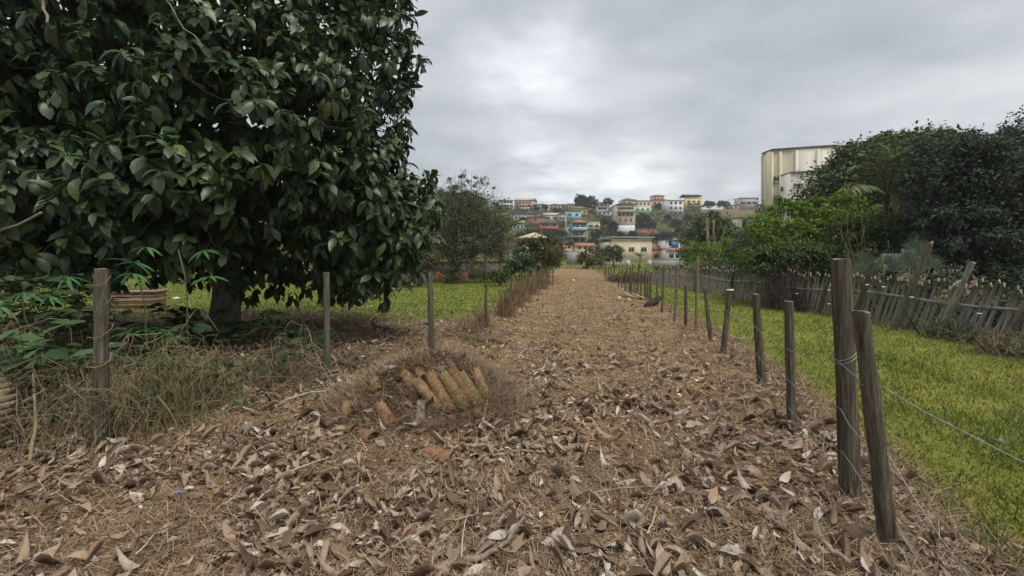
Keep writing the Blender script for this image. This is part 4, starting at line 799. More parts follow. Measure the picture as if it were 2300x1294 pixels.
# ------------------------------------------------------------ trees and shrubs: generic
def plant(name, label, cat, px, dep, blobs_px, n, size, m_, group=None, trunk=0.0, shell=0.6, spread=0.2, tpl=None, droop=0.3, limbs=True, bark=None, up_bias=0.25, clumps=None, extra=None):
    """blobs_px: (px, py, half width px, half height px, depth offset) in the photo at the plant's own distance."""
    bx = (px - CX)/F*dep; base = np.array([bx, dep, gz(bx, dep)]); t = thing(name, label, cat, base, 0, group); s = dep/F; bl = []
    for b_ in blobs_px:
        c = P(b_[0], b_[1], dep); dof = b_[4] if len(b_) > 4 else 0.0; bl.append((c[0] - base[0], dof, c[2] - base[2], b_[2]*s, (b_[2]*s + b_[3]*s)/2*0.9, b_[3]*s))
    if trunk:
        tops = max(b_[2] for b_ in bl); build('trunk', MB().tube(wavy((0, 0, -0.1), (bl[0][0]*0.5, 0, tops*0.75), 7, trunk*1.2), np.linspace(trunk, trunk*0.45, 7), 9), bark or M_BARK, t, True)
        if limbs:
            for b_ in bl[:9]: build('branch', MB().tube(wavy((0, 0, max(0.1, b_[2]*0.45)), b_[:3], 6, 0.12*b_[3]), np.linspace(trunk*0.45, trunk*0.1, 6), 6), bark or M_BARK, t, True)
    else:
        q = MB()
        for b_ in bl:
            for z in range(3): q.tube(wavy((0.2*b_[0] + .1*rng.normal(), .1*rng.normal(), -0.05), np.array(b_[:3]) + np.array(b_[3:])*rdir(1)[0]*0.6, 6, 0.1*b_[3]), np.linspace(0.03, 0.008, 6)*max(1, b_[5]/1.5), 5)
        build('stems', q, M_TWIG, t)
    foliage('crown', bl, n, size, m_, t, shell, spread, tpl or LEAF_SMALL, clumps, up_bias, droop)
    return t
def fm(name, a, b, mid=None, trans=0.2, rough=0.85): return mat(name, a, b, 0.7, rough, island=True, trans=trans, spec=0.12 if rough > .5 else .5, hue=[(0.5, mid)] if mid else None)
M_DARK = fm('dark_tree_leaf', (0.040, 0.068, 0.026), (0.135, 0.165, 0.07)); M_DARKB = fm('blackish_tree_leaf', (0.040, 0.055, 0.042), (0.10, 0.12, 0.088)); M_OLIVE = fm('olive_leaf', (0.035, 0.042, 0.017), (0.12, 0.115, 0.05)); M_BRIGHT = fm('bright_shrub_leaf', (0.065, 0.125, 0.02), (0.25, 0.33, 0.065), (0.13, 0.22, 0.032), 0.35)
M_MIDG = fm('mid_green_leaf', (0.034, 0.065, 0.022), (0.12, 0.165, 0.06)); M_GREYG = fm('grey_green_leaf', (0.035, 0.037, 0.020), (0.21, 0.195, 0.125), (0.075, 0.076, 0.04)); M_FAR = fm('far_tree_leaf', (0.016, 0.030, 0.016), (0.055, 0.075, 0.035)); M_YELG = fm('yellow_green_leaf', (0.05, 0.065, 0.015), (0.17, 0.18, 0.05), (0.10, 0.12, 0.03)); M_RED = fm('reddish_green_leaf', (0.045, 0.06, 0.02), (0.17, 0.12, 0.05), (0.09, 0.105, 0.03))
BK = 'trees and shrubs behind the picket fence'
# right side, behind the pickets
plant('dark_tree', 'very dark dense tree towering behind the near pickets', 'tree', 2230, 12.5, [(2180, 400, 120, 105, .3), (2290, 400, 120, 110, 0), (2420, 380, 150, 140, 0), (2240, 520, 130, 85, -.3), (2370, 560, 130, 80, -.4), (2120, 520, 70, 60, -.4), (2160, 590, 90, 45, -.2), (2300, 620, 120, 45, -.4), (2480, 560, 150, 110, 0)], 80000, 0.115, M_DARKB, BK, 0.16, 0.42, 0.15, clumps=1300)
plant('olive_tree', 'olive-brown layered tree between the palm and the very dark tree', 'tree', 2085, 14.5, [(2120, 450, 50, 55), (2075, 500, 60, 35), (2130, 490, 70, 50), (2020, 530, 70, 26), (2100, 545, 90, 36), (2160, 400, 45, 45)], 15000, 0.12, M_OLIVE, BK, 0.10, 0.5, 0.22)
plant('large_tree', 'large dark green tree rising beside the yellow building', 'tree', 1990, 27, [(1960, 400, 110, 80), (1880, 440, 75, 70), (2060, 360, 85, 65), (1990, 345, 65, 40), (2110, 335, 50, 40), (1845, 480, 50, 45), (2080, 430, 110, 80), (1930, 480, 100, 50), (2000, 320, 30, 22), (1910, 360, 40, 35)], 38000, 0.25, M_DARK, BK, 0.28, 0.5, 0.2, clumps=1100)
plant('bright_shrub', 'bright yellow-green leafy shrub spilling over the middle pickets', 'shrub', 1800, 15.5, [(1720, 530, 45, 50), (1790, 500, 60, 45), (1860, 500, 60, 45), (1770, 560, 70, 45), (1860, 570, 70, 40), (1700, 580, 40, 35), (1930, 480, 40, 30), (1900, 455, 28, 28), (1750, 470, 28, 25), (1830, 475, 30, 28)], 16000, 0.125, M_BRIGHT, BK, 0, 0.6, 0.2, LEAF_MID)
plant('green_shrub', 'darker green shrub filling the shade under the bright shrub', 'shrub', 1790, 14.2, [(1720, 585, 45, 32), (1790, 575, 65, 32), (1870, 585, 60, 30), (1960, 560, 60, 35), (1940, 520, 55, 35), (2010, 545, 50, 28)], 15000, 0.11, M_MIDG, BK, 0, 0.5, 0.22)
plant('slender_shrub', 'dark slender upright shrub standing before the yellow building', 'shrub', 1705, 19, [(1700, 540, 30, 50), (1712, 490, 16, 40), (1685, 545, 18, 40), (1728, 500, 14, 30)], 3200, 0.09, M_DARK, BK, 0, 0.4, 0.25, up_bias=0.7)
plant('pruned_tree', 'dark tree with sawn-off bare trunks beyond the far pickets', 'tree', 1600, 34, [(1590, 520, 46, 34), (1562, 550, 34, 38), (1630, 532, 42, 42), (1655, 562, 28, 34), (1600, 492, 20, 16), (1580, 575, 58, 28)], 8500, 0.2, M_DARK, BK, 0.22, 0.5, 0.22)
plant('light_shrub', 'light green shrub in front of the sawn-off trunks', 'shrub', 1610, 27, [(1570, 575, 35, 28), (1620, 570, 40, 35), (1660, 580, 30, 28), (1600, 590, 60, 18)], 5000, 0.14, M_BRIGHT, BK, 0, 0.5, 0.22)
plant('flowering_shrub', 'shrub with magenta flowers beyond the far pickets', 'shrub', 1665, 20, [(1665, 575, 28, 40), (1690, 590, 25, 28)], 2500, 0.10, M_MIDG, BK, 0, 0.5, 0.22)
for k, (px, py, n) in enumerate([(1657, 549, 70), (1668, 537, 40)]):
    c = P(px, py, 19.6); q = MB(); p = rng.normal(size=(n, 3))*np.array([.13, .12, .12]); scatter(q, LEAF_SMALL, p, rdir(n), rdir(n), 0.11*rng.uniform(.6, 1.2, n)); o = thing('flower_cluster', '', 'flowers', c); tag(build('petals', q, mat('magenta_petal', (0.20, 0.03, 0.26), (0.42, 0.12, 0.50), 2, 0.6, island=True, trans=0.3), o), kind='stuff'); tag(o, ['larger magenta flower cluster on the flowering shrub', 'upper smaller magenta flower cluster on the flowering shrub'][k], 'flowers')
# sawn trunks
t0 = np.array([(1600 - CX)/F*33, 33.0, 0]); t = thing('sawn_trunk', 'bare tan sawn-off forked trunks of the dark pruned tree', 'tree trunk', (t0[0], t0[1], gz(t0[0], t0[1])), 0)
for a, b_, w in [((1595, 600), (1590, 490), 6), ((1600, 600), (1603, 495), 6), ((1608, 600), (1628, 508), 4), ((1590, 600), (1588, 500), 5), ((1628, 508), (1634, 513), 2.5)]:
    A = P(*a, 33) - np.array(t.location); B = P(*b_, 33) - np.array(t.location); build('stem', MB().tube(wavy(A, B, 6, 0.12), np.linspace(w, w*.7, 6)/2/F*33*1.3, 7), mat('tan_bare_trunk', (0.20, 0.155, 0.10), (0.34, 0.28, 0.19), 8, 0.95, 0.5), t, True)
for k, (yy, hh_) in enumerate([(5.6, .9), (7.4, 1.0), (9.2, .95), (11.2, 1.0), (13.6, 1.1), (16.4, 1.2), (19.6, 1.2), (23.2, 1.2)]):  # added dark shrubs: their leaves stand in for shadow between the pickets
    xx = 10.1; t = thing('shadow_fill_shrub', 'low dark shrub added to stand in for the shadow right behind the pickets', 'shrub', (xx, yy, gz(xx, yy)), 0, 'added dark shadow fill behind the pickets'); foliage('crown', [(0, 0, hh_*.35, .75, 1.1, hh_*.5), (.5, .4, hh_*.5, .7, .9, hh_*.55), (1.5, 0, hh_*.6, .9, 1.2, hh_*.7)], 2600, .12, M_DARKB, t, .3, .25)
    build('stems', MB().tube(wavy((0, 0, 0), (.2, .1, hh_*.6), 5, .05), .012, 5), M_TWIG, t)
# bare yellow-leaved sprays
c0 = np.array([(1935 - CX)/F*11.6, 11.6, 0.0]); t = thing('bare_shrub', 'nearly bare shrub with thin arching shoots behind the thick tall post', 'shrub', (c0[0], c0[1], gz(c0[0], c0[1])), 0, BK); q = MB(); ps = []
for a in [(1878, 490), (1890, 500), (1905, 470), (1925, 470), (1942, 510), (1965, 545), (1995, 540), (1915, 520), (1950, 560), (1900, 545)]:
    B = P(*a, 11.6 + .2*rng.normal()) - np.array(t.location); pl = wavy((0, 0, 0.6), B, 8, 0.10, 0.1); q.tube(pl, np.linspace(.012, .004, 8), 5); ps += list(pl[3:])
build('shoots', q, mat('greenish_shoot', (0.12, 0.10, 0.045), (0.22, 0.19, 0.09), 6, 0.9), t); ps = np.array(ps); ps = np.repeat(ps, 4, 0) + .05*rng.normal(size=(len(ps)*4, 3)); q = MB(); scatter(q, LEAF_MID, ps, rdir(len(ps)), rdir(len(ps)), 0.05); tag(build('leaves', q, M_YELG, t), kind='stuff')
# palms
def frond(root, tip, arch, w, m_leaf, parent, n=34, name='frond'):
    t_ = np.linspace(0, 1, 14)[:, None]; root = np.asarray(root, float); tip = np.asarray(tip, float); pl = root + (tip - root)*t_ + np.array([0, 0, arch])*(4*t_*(1-t_)) 
    q = MB().tube(pl, np.linspace(.028, .006, 14), 5); o = build(name, q, mat('palm_rachis', (0.10, 0.12, 0.04), (0.17, 0.18, 0.07)), parent)
    u = np.linspace(.12, 1, n); c = np.stack([np.interp(u, t_[:, 0], pl[:, k]) for k in range(3)], 1); tg = unit(np.gradient(c, axis=0)); sd = unit(np.cross(tg, [0, 0, 1.0])); q = MB()
    for s in (-1, 1): scatter(q, leaf_tpl(0.10, 4, 0.1, 0.35, 0.3), c, unit(sd*s + tg*0.75 + np.array([0, 0, -0.25]) + 0.12*rdir(n)), np.repeat([[0, 0, 1.0]], n, 0) + .2*rdir(n), w*(0.35 + 0.65*np.sin(np.pi*np.clip(u*.93, 0, 1)))*rng.uniform(.85, 1.1, n))
    tag(build('leaflets', q, m_leaf, o), kind='stuff')
M_PALM = fm('palm_leaflet', (0.07, 0.11, 0.04), (0.20, 0.23, 0.10)); M_PALMD = fm('dry_palm_leaflet', (0.09, 0.085, 0.045), (0.22, 0.19, 0.11))
dp = 17.0; c = P(1990, 450, dp); base = np.array([c[0], c[1], gz(c[0], c[1])]); t = thing('palm_tree', 'coconut-like palm with arching feathery fronds before the large dark tree', 'palm', base, 0, BK); hz = c[2] - base[2]
build('trunk', MB().tube(wavy((0.3, 0, 0), (0, 0, hz), 7, .1), np.linspace(.16, .11, 7), 9), M_BARK, t, True)
for a, ar, mm_ in [((1905, 380), .6, M_PALM), ((1925, 345), .5, M_PALM), ((1965, 320), .4, M_PALM), ((2010, 310), .3, M_PALM), ((2055, 325), .4, M_PALM), ((2090, 350), .5, M_PALM), ((2100, 400), .5, M_PALM), ((1890, 440), .5, M_PALM), ((2030, 340), .3, M_PALM), ((1945, 365), .5, M_PALM), ((1850, 468), 0.9, M_PALMD), ((1870, 490), .8, M_PALMD), ((2030, 500), .7, M_PALMD), ((1985, 350), .3, M_PALM)]:
    frond((0, 0, hz), P(*a, dp + 0.7*rng.normal()) - base, ar, 0.62, mm_, t, 40)
def fan_palm(label, px, py, dep, s):
    c = P(px, py, dep); base = np.array([c[0], c[1], gz(c[0], c[1])]); t = thing('fan_palm', label, 'palm', base, 0, 'small fan palms behind the pickets'); hz = c[2] - base[2]
    for k in range(5):
        hc = np.array([.28*rng.normal(), .2*rng.normal(), hz + .16*rng.normal()]); build('stalk', MB().tube(wavy((0, 0, 0), hc, 5, .04), .012, 5), mat('palm_rachis', (0, 0, 0)), t); a = np.linspace(-.5, 3.64, 22); q = MB()
        scatter(q, leaf_tpl(.085, 3, .1, .15, .5), np.repeat([hc], 22, 0), np.stack([np.cos(a), -.25 + 0*a, np.sin(a)], 1), np.repeat([[0, -1.0, .3]], 22, 0), s*rng.uniform(.85, 1.1, 22)); build('fan', q, fm('fan_leaf', (0.045, 0.07, 0.045), (0.12, 0.15, 0.10)), t)
fan_palm('dark fan palm beside the bare arching shrub', 1975, 592, 11.2, 0.42); fan_palm('silvery fan palm by the leaning brown fence post', 2035, 590, 10.9, 0.40)
c = P(2020, 590, 13.2); tag(build('white_wall', MB().box((0, 0, 0), (1.0, 0.12, 0.55)).box((0.35, 0, 0.34), (0.5, 0.12, 0.16)), mat('white_render', (0.5, 0.49, 0.45), (0.66, 0.65, 0.6), 4, 0.9, 0.3, stain=((0.25, 0.25, 0.2), 4, .5)), loc=c), 'patch of low white wall showing behind the fan palms', 'wall')
# left mid-ground
LB = 'bushes beyond the left garden'
st = plant('sparse_tree', 'grey-green twiggy small-leaved tree standing on the garden lawn', 'tree', 1015, 27.5, [(1030, 520, 70, 70), (1090, 520, 62, 70), (1000, 560, 60, 50), (1080, 570, 65, 40), (1040, 450, 45, 40), (1030, 405, 26, 25), (1080, 415, 30, 22), (1120, 540, 35, 50), (985, 520, 30, 50), (1050, 490, 70, 60)], 30000, 0.10, M_GREYG, LB, 0.16, 0.25, 0.16)
q = MB(); bz = np.array([(1015 - CX)/F*27.5, 27.5, gz((1015 - CX)/F*27.5, 27.5)])
for k in range(320):
    a = P(rng.uniform(975, 1125), rng.uniform(470, 590), 27.5) - bz; d = rdir(1)[0]; d[2] = abs(d[2])*1.1 + .1; q.tube(wavy(a + np.array([0, rng.normal()*1.0, 0]), a + unit(d)*rng.uniform(.7, 1.7), 5, .12), np.linspace(.016, .005, 5), 4, False)
for a in [(1035, 372), (1060, 385), (1100, 400), (1113, 420), (1010, 400), (1090, 395), (1045, 380), (1022, 385), (1075, 405)]:
    q.tube(wavy((.6, 0, 3.2), P(*a, 27.5) - bz, 8, .3), np.linspace(.04, .006, 8), 4, False)
tag(build('twigs', q, M_TWIG, st), kind='stuff')
plant('base_shrub', 'leafy suckers around the foot of the sparse tree', 'shrub', 1017, 26.8, [(1015, 620, 16, 22), (1022, 600, 14, 20)], 1200, 0.12, M_MIDG, LB, 0, .3, .3)
plant('glossy_shrub', 'glossy dark shrub with pale highlights by the left fence', 'shrub', 1168, 31, [(1170, 585, 26, 28), (1150, 600, 22, 16), (1190, 600, 20, 18)], 3000, 0.16, fm('glossy_leaf', (0.015, 0.05, 0.015), (0.05, 0.12, 0.035), None, .1, .3), LB, 0, .5, .22)
plant('low_dark_shrub', 'low dark shrub on the garden lawn near the weed-covered posts', 'shrub', 1125, 24.5, [(1125, 620, 22, 13), (1110, 618, 12, 10)], 1400, 0.14, M_DARK, LB, 0, .4, .25)
plant('reddish_bush', 'large reddish-green bush leaning toward the end of the track', 'shrub', 1215, 36, [(1210, 570, 40, 38), (1240, 565, 28, 30), (1185, 560, 25, 25), (1228, 590, 35, 25), (1215, 545, 25, 14)], 6500, 0.20, M_RED, LB, 0, .45, .22)
plant('yellow_green_tree', 'small yellow-green tree where the wire fence reaches the track end', 'tree', 1330, 62, [(1325, 577, 24, 20), (1342, 585, 16, 16), (1310, 588, 14, 14)], 2600, 0.28, M_YELG, LB, .1, .4, .25)
plant('round_dark_tree', 'round dark tree before the big cream house', 'tree', 1378, 72, [(1375, 567, 26, 16), (1388, 575, 16, 12), (1362, 573, 14, 12)], 2600, 0.36, M_DARK, LB, .16, .4, .25)
for px0, dep, top, ncl in [(1090, 31, 432, 11), (1125, 31, 450, 10), (1062, 32, 440, 9), (1438, 64, 562, 8)]:
    bx = (px0 - CX)/F*dep; base = np.array([bx, dep, gz(bx, dep)]); t = thing('banana_plant', 'banana plant with torn upright leaves %s' % {1090: 'behind the sparse tree', 1125: 'right behind the sparse tree, lower', 1062: 'farthest behind the sparse tree', 1438: 'before the big cream house'}[px0], 'plant', base, 0, 'banana plants'); hz = CAMH + (CY - top)/F*dep - base[2]
    build('stem', MB().tube(wavy((0, 0, 0), (0, 0, hz*.62), 5, .05), np.linspace(.16, .09, 5), 8), mat('banana_stem', (0.11, 0.11, 0.04), (0.2, 0.18, 0.09), 5, .8), t, True); a = rng.uniform(0, 6.28, ncl)
    q = MB(); scatter(q, leaf_tpl(.26, 7, .25, .5, .5, .03), np.repeat([[0, 0, hz*.6]], ncl, 0), np.stack([np.cos(a)*.75, np.sin(a)*.6, rng.uniform(.5, 1.3, ncl)], 1), np.repeat([[0, 0, 1.0]], ncl, 0) + .3*rdir(ncl), min(hz*.55, 2.3)*rng.uniform(.7, 1.15, ncl)); build('leaves', q, fm('banana_leaf', (0.08, 0.15, 0.04), (0.19, 0.26, 0.10), None, .3), t, True)
b = hit(1415, 634); tangle('dark heap of cut brush behind the far posts of the wire fence', (b[0], b[1]), 1.5, .35, 160, mat('dark_dry_vine', (0, 0, 0)), 'dry_brush_heap', 0, .012)
c = P(2158, 634, (FX - .06)/((2158 - CX)/F)); t = thing('striped_scrap', 'black and white striped scrap hanging on the near pickets', 'scrap', c)
for k in range(9):
    q = MB().box((0, 0, 0), (.012, .02, .11 - .006*abs(k - 4))); o = build('stripe', q, mat('white_petal', (0, 0, 0)) if k % 2 == 0 else mat('black_strip', (0.015, 0.015, 0.015), (0.03, 0.03, 0.03)), t, loc=(-.03 + .012*(k % 2), -.11 + .027*k, -.004*(k - 4)**2)); o.rotation_euler = (.6, 0, 0)
# brush heaps, earth bank and low wall at the end of the garden
plant('brush_heap', 'heap of brown cut brush on the garden lawn', 'brush', 930, 24, [(925, 625, 45, 10), (900, 632, 30, 8), (960, 618, 22, 8)], 2500, 0.16, mat('brown_brush', (0.05, 0.035, 0.022), (0.17, 0.125, 0.08), 2, .95, island=True), LB, 0, .3, .25)
x0, x1 = -16.0, -0.6
wl_ = thing('garden_wall', 'low grey-brown rendered wall at the end of the garden', 'wall', ((x0+x1)/2, 34.5, 0)); build('wall', MB().box((0, 0, .55), (x1-x0, .2, 1.5)), mat('brown_render', (0.10, 0.085, 0.07), (0.21, 0.18, 0.15), 3, .95, .5, stain=((0.06, 0.055, 0.045), 2, .6)), wl_); build('coping', MB().box((0, 0, 1.33), (x1-x0+.1, .28, .06)), mat('brown_render', (0, 0, 0)), wl_)
q = MB(); v = [((P(px, 0, 30)[0]), 30 + .4*math.sin(px), -.1 + hh) for px in np.linspace(930, 1050, 13) for hh in (0, .55 + .2*math.sin(px*.2))]; q.add(v + [(a_[0], a_[1] + .8, -.1 if i % 2 == 0 else a_[2]) for i, a_ in enumerate(v)], [(2*i, 2*i+2, 2*i+3, 2*i+1) for i in range(12)] + [(2*i+1, 2*i+3, 26+2*i+3, 26+2*i+1) for i in range(12)]); tag(build('earth_bank', q, mat('red_earth', (0.20, 0.085, 0.04), (0.30, 0.14, 0.07), 3, 1, .8), smooth=True), kind='structure')
for k, (px, dep, blobs, n, m_, lb) in enumerate([(-150, 30, [(-150, 560, 140, 60), (-40, 575, 90, 40)], 5000, M_MIDG, 'bushy hedge seen under the left of the big crown'), (180, 33, [(150, 570, 110, 45), (260, 580, 90, 35)], 5000, M_DARK, 'dark bushes seen under the big crown behind the planter'), (480, 33, [(450, 575, 110, 40), (560, 575, 100, 40)], 5000, M_MIDG, 'bushes glimpsed on both sides of the big trunk'), (760, 31, [(720, 575, 90, 42), (820, 580, 80, 38), (880, 560, 60, 50)], 5500, M_OLIVE, 'olive bushes below the hanging leaves of the big tree'), (930, 33, [(920, 560, 60, 50), (970, 540, 50, 60)], 4000, M_RED, 'reddish twiggy bush between big tree and sparse tree'), (1080, 46, [(1000, 490, 60, 60), (1070, 470, 60, 45), (1130, 500, 40, 45), (960, 470, 60, 50)], 8000, M_MIDG, 'leafy tree mass behind the sparse tree')]):
    plant('background_bush', lb, 'bush', px, dep, blobs, n, 0.22, m_, LB, 0, .5, .22)

#%%PART5
# ------------------------------------------------------------ houses on the hill
def wallm(name, c, v=0.8):
    c = tuple(min(.8, k*1.2) for k in c); return mat('wall_' + name, tuple(k*v for k in c), c, 1.2, 0.9, 0.2, stain=(tuple(k*0.6 for k in c), 0.7, 0.45))
W_ = {'white': (0.56, 0.57, 0.57), 'cream': (0.56, 0.47, 0.34), 'beige': (0.46, 0.38, 0.29), 'ochre': (0.45, 0.33, 0.16), 'salmon': (0.52, 0.34, 0.25), 'cyan': (0.28, 0.52, 0.55), 'blue': (0.10, 0.33, 0.45), 'red': (0.44, 0.14, 0.115), 'green': (0.33, 0.55, 0.33), 'yellow': (0.55, 0.46, 0.20), 'grey': (0.38, 0.38, 0.37), 'orange': (0.56, 0.34, 0.13), 'tan': (0.42, 0.33, 0.23), 'pale': (0.50, 0.49, 0.45), 'brick': (0.30, 0.13, 0.085)}
RF = {'tile': mat('roof_terracotta', (0.26, 0.10, 0.055), (0.40, 0.18, 0.10), 2, .9), 'dark': mat('roof_dark', (0.045, 0.038, 0.036), (0.10, 0.085, 0.08), 2, .9), 'brown': mat('roof_brown', (0.13, 0.085, 0.06), (0.22, 0.15, 0.11), 2, .9), 'cream': mat('roof_cream', (0.42, 0.34, 0.22), (0.52, 0.44, 0.31), 2, .9), 'grey': mat('roof_grey', (0.22, 0.21, 0.20), (0.34, 0.33, 0.31), 2, .9), 'light': mat('roof_metal', (0.52, 0.53, 0.54), (0.66, 0.67, 0.68), 2, .6), 'redtile': mat('roof_red', (0.22, 0.08, 0.055), (0.30, 0.13, 0.09), 2, .9), 'greenish': mat('roof_greenish', (0.27, 0.30, 0.17), (0.36, 0.39, 0.24), 2, .9)}
M_PANE = mat('window_glass', (0.02, 0.024, 0.028), (0.05, 0.058, 0.066), 2, 0.15, spec=0.5); M_FRAME = mat('window_frame_white', (0.5, 0.5, 0.48), (0.6, 0.6, 0.58)); M_BRICK = None
def brick_mat():
    m = bpy.data.materials.new('bare_brick'); m.use_nodes = True; t = m.node_tree; p = t.nodes['Principled BSDF']; p.inputs['Roughness'].default_value = .95; b = t.nodes.new('ShaderNodeTexBrick'); b.inputs['Color1'].default_value = (.32, .13, .08, 1); b.inputs['Color2'].default_value = (.24, .10, .065, 1); b.inputs['Mortar'].default_value = (.28, .25, .22, 1); b.inputs['Scale'].default_value = 1.0
    b.inputs['Brick Width'].default_value = .3; b.inputs['Row Height'].default_value = .2; b.inputs['Mortar Size'].default_value = .015; tc = t.nodes.new('ShaderNodeTexCoord'); mp = t.nodes.new('ShaderNodeMapping'); mp.inputs['Rotation'].default_value = (R(90), 0, 0); t.links.new(tc.outputs['Object'], mp.inputs[0]); t.links.new(mp.outputs[0], b.inputs[0]); t.links.new(b.outputs[0], p.inputs[0]); MATS['wall_brick'] = m; return m
brick_mat()
def roof_mesh(kind, w, d, h, z, ov=0.35):
    q = MB(); W, D = w/2 + ov, d/2 + ov; th = .14
    if kind == 'flat': q.box((0, 0, z + th/2 + .003), (2*W, 2*D, th)); return q
    if kind == 'shed':
        v = [(-W, -D, z), (W, -D, z), (W, D, z + h), (-W, D, z + h)]
    elif kind == 'shedx': v = [(-W, -D, z), (W, -D, z + h), (W, D, z + h), (-W, D, z)]
    elif kind == 'gable': v = [(-W, -D, z), (W, -D, z), (W, D, z), (-W, D, z), (-W, 0, z + h), (W, 0, z + h)]
    elif kind == 'gablef': v = [(-W, -D, z), (W, -D, z), (W, D, z), (-W, D, z), (0, -D, z + h), (0, D, z + h)]
    else:
        r = max(0.15, W - D); v = [(-W, -D, z), (W, -D, z), (W, D, z), (-W, D, z), (-r, 0, z + h), (r, 0, z + h)]
    f = {'shed': [(0, 1, 2, 3)], 'shedx': [(0, 1, 2, 3)], 'gable': [(0, 1, 5, 4), (2, 3, 4, 5), (0, 4, 3), (1, 2, 5)], 'gablef': [(0, 4, 5, 3), (1, 2, 5, 4), (0, 1, 4), (2, 3, 5)], 'hip': [(0, 1, 5, 4), (2, 3, 4, 5), (3, 0, 4), (1, 2, 5)]}[kind]
    n = len(v); v = [(a, b, c + .13) for a, b, c in v] + [(a, b, c + .003) for a, b, c in v]; f2 = [tuple(x + n for x in reversed(q_)) for q_ in f]; sides = [(0, n, n+1, 1), (1, n+1, n+2, 2), (2, n+2, n+3, 3), (3, n+3, n, 0)]
    return q.add(v, f + f2 + sides)
WIN_ME = {}
def window(parent, x, z, y, ww, wh, frame=False, name='window'):
    k = (round(ww, 1), round(wh, 1))
    if k not in WIN_ME: WIN_ME[k] = MB().box((0, 0, 0), (k[0], .06, k[1])).mesh('window'); WIN_ME[k].materials.append(M_PANE)
    o = bpy.data.objects.new(name, WIN_ME[k]); C.objects.link(o); o.parent = parent; o.location = (x, y - .012, z)
    if frame:
        q = MB(); f_ = .07
        for a, b, c_, d_ in ((0, k[1]/2, k[0] + 2*f_, f_), (0, -k[1]/2, k[0] + 2*f_, f_), (-k[0]/2, 0, f_, k[1] - f_), (k[0]/2, 0, f_, k[1] - f_), (0, 0, f_*.6, k[1] - f_)): q.box((a, -.03, b), (c_, .09, d_))
        build('frame', q, M_FRAME, o)
    return o
HG = 'houses on the hillside'
def house(label, x0, x1, yb, yt, col, roof, rcol, rows, rh=None, dep=None, rz=0.0, D=None, gap=0.0, stilts=0.0, balc=None, ov=.35, group=HG, name='house', frame=False, cat='house', low=None):
    """Pixel box of the front wall; rows: list of (height fraction, count, width m, height m)."""
    cxp = (x0 + x1)/2
    if dep is None: b = hit(cxp, yb)
    else: b = P(cxp, yb, dep)
    s = b[1]/F; w = (x1 - x0)*s; h = (yb - yt)*s; D = D or min(max(w*.8, 4), 9); gzv = gz(b[0], b[1]) if dep else b[2]
    t = thing(name, label, cat, (b[0], b[1], b[2]), rz, group); wm = MATS['wall_brick'] if col == 'brick' else wallm(col, W_[col]); yc = D/2
    drop = max(0.6, b[2] - gzv + 0.6); z0 = stilts
    q = MB(); q.box((0, yc, (h + z0 - (drop if not stilts else 0))/2), (w, D, h - z0 + (drop if not stilts else 0))); wo = build('wall', q, wm, t)
    if low:      # lower storey in a second colour, a hair proud
        hl = h*low[1]; build('lower_storey', MB().box((0, yc, (hl - drop)/2), (w + .06, D + .06, hl + drop)), wallm(low[0], W_[low[0]]), t)
    if stilts:
        for xx in (-w/2 + .15, 0, w/2 - .15):
            for yy in (.15, D - .15): build('column', MB().box((xx, yy, (z0 - drop)/2), (.28, .28, z0 + drop - .004)), wallm('grey', W_['grey']), t)
        build('floor_slab', MB().box((0, yc - .4, z0*.5), (w + .2, D + .6, .22)), wallm('pale', W_['pale']), t); build('back_wall', MB().box((0, D - .5, (z0 - drop)/2), (w*.96, .2, z0 + drop - .01)), wallm('grey', W_['grey']), t)
    for fr_, n, ww, wh in rows:
        for k in range(n):
            x = (k + .5)/n*w - w/2; window(t, x*.9, z0 + (h - z0)*fr_, 0.0 if not low or fr_ > low[1] else -.03, ww, wh, frame)
    rzv = h
    if gap:
        for xx in (-w/2 + .12, -w/6, w/6, w/2 - .12):
            for yy in (.12, D - .12): build('roof_post', MB().box((xx, yy, h + gap/2), (.16, .16, gap - .002)), wallm('grey', W_['grey']), t)
        build('parapet', MB().box((0, .06, h + .35), (w - .3, .1, .68)), wm, t); rzv = h + gap
    rhh = rh if rh is not None else (0 if roof == 'flat' else w*.16); rm = roof_mesh(roof, w, D, rhh, rzv, ov); rm.v = [v + np.array([0, yc, 0]) for v in rm.v]; build('roof', rm, RF[rcol], t)
    if balc:     # (height fraction, slab colour)
        for fr_, bc in balc:
            z = z0 + (h - z0)*fr_; build('balcony', MB().box((0, -.55, z), (w*.96, 1.08, .16)).box((0, -1.04, z + .48), (w*.96, .1, .78)), wallm(bc, W_[bc]), t); build('balcony_opening', MB().box((0, -.006, z + 1.3), (w*.8, .05, 1.5)), M_PANE, t)
    return t
W1 = (1.1, 1.1)
house('white block with a row of dark openings under its flat roof, on the left ridge', 1122, 1153, 472, 450, 'white', 'flat', 'dark', [(.82, 4, 1.5, 1.1), (.45, 4, *W1), (.15, 3, *W1)], rz=.25)
house('white and salmon block with long pitched roof on the left ridge', 1154, 1197, 473, 450, 'salmon', 'gable', 'cream', [(.75, 5, *W1), (.45, 4, *W1), (.15, 5, 1.2, 1.0)], 1.6, rz=-.35)
house('low cream house with long balcony below the salmon block', 1170, 1190, 478, 464, 'cream', 'flat', 'grey', [(.3, 3, 1, 1)], balc=[(.55, 'cream')])
house('pale house half hidden by shrubs right of the salmon block', 1198, 1222, 476, 460, 'pale', 'gable', 'grey', [(.6, 3, 1, 1)], 1.0)
house('small cream house with tiled hip roof on the ridge', 1235, 1260, 466, 455, 'cream', 'hip', 'brown', [(.55, 3, 1, 1)], 1.0)
house('brown-roofed low house beside the small cream one', 1255, 1277, 470, 460, 'tan', 'hip', 'brown', [(.5, 3, 1, 1)], 1.0)
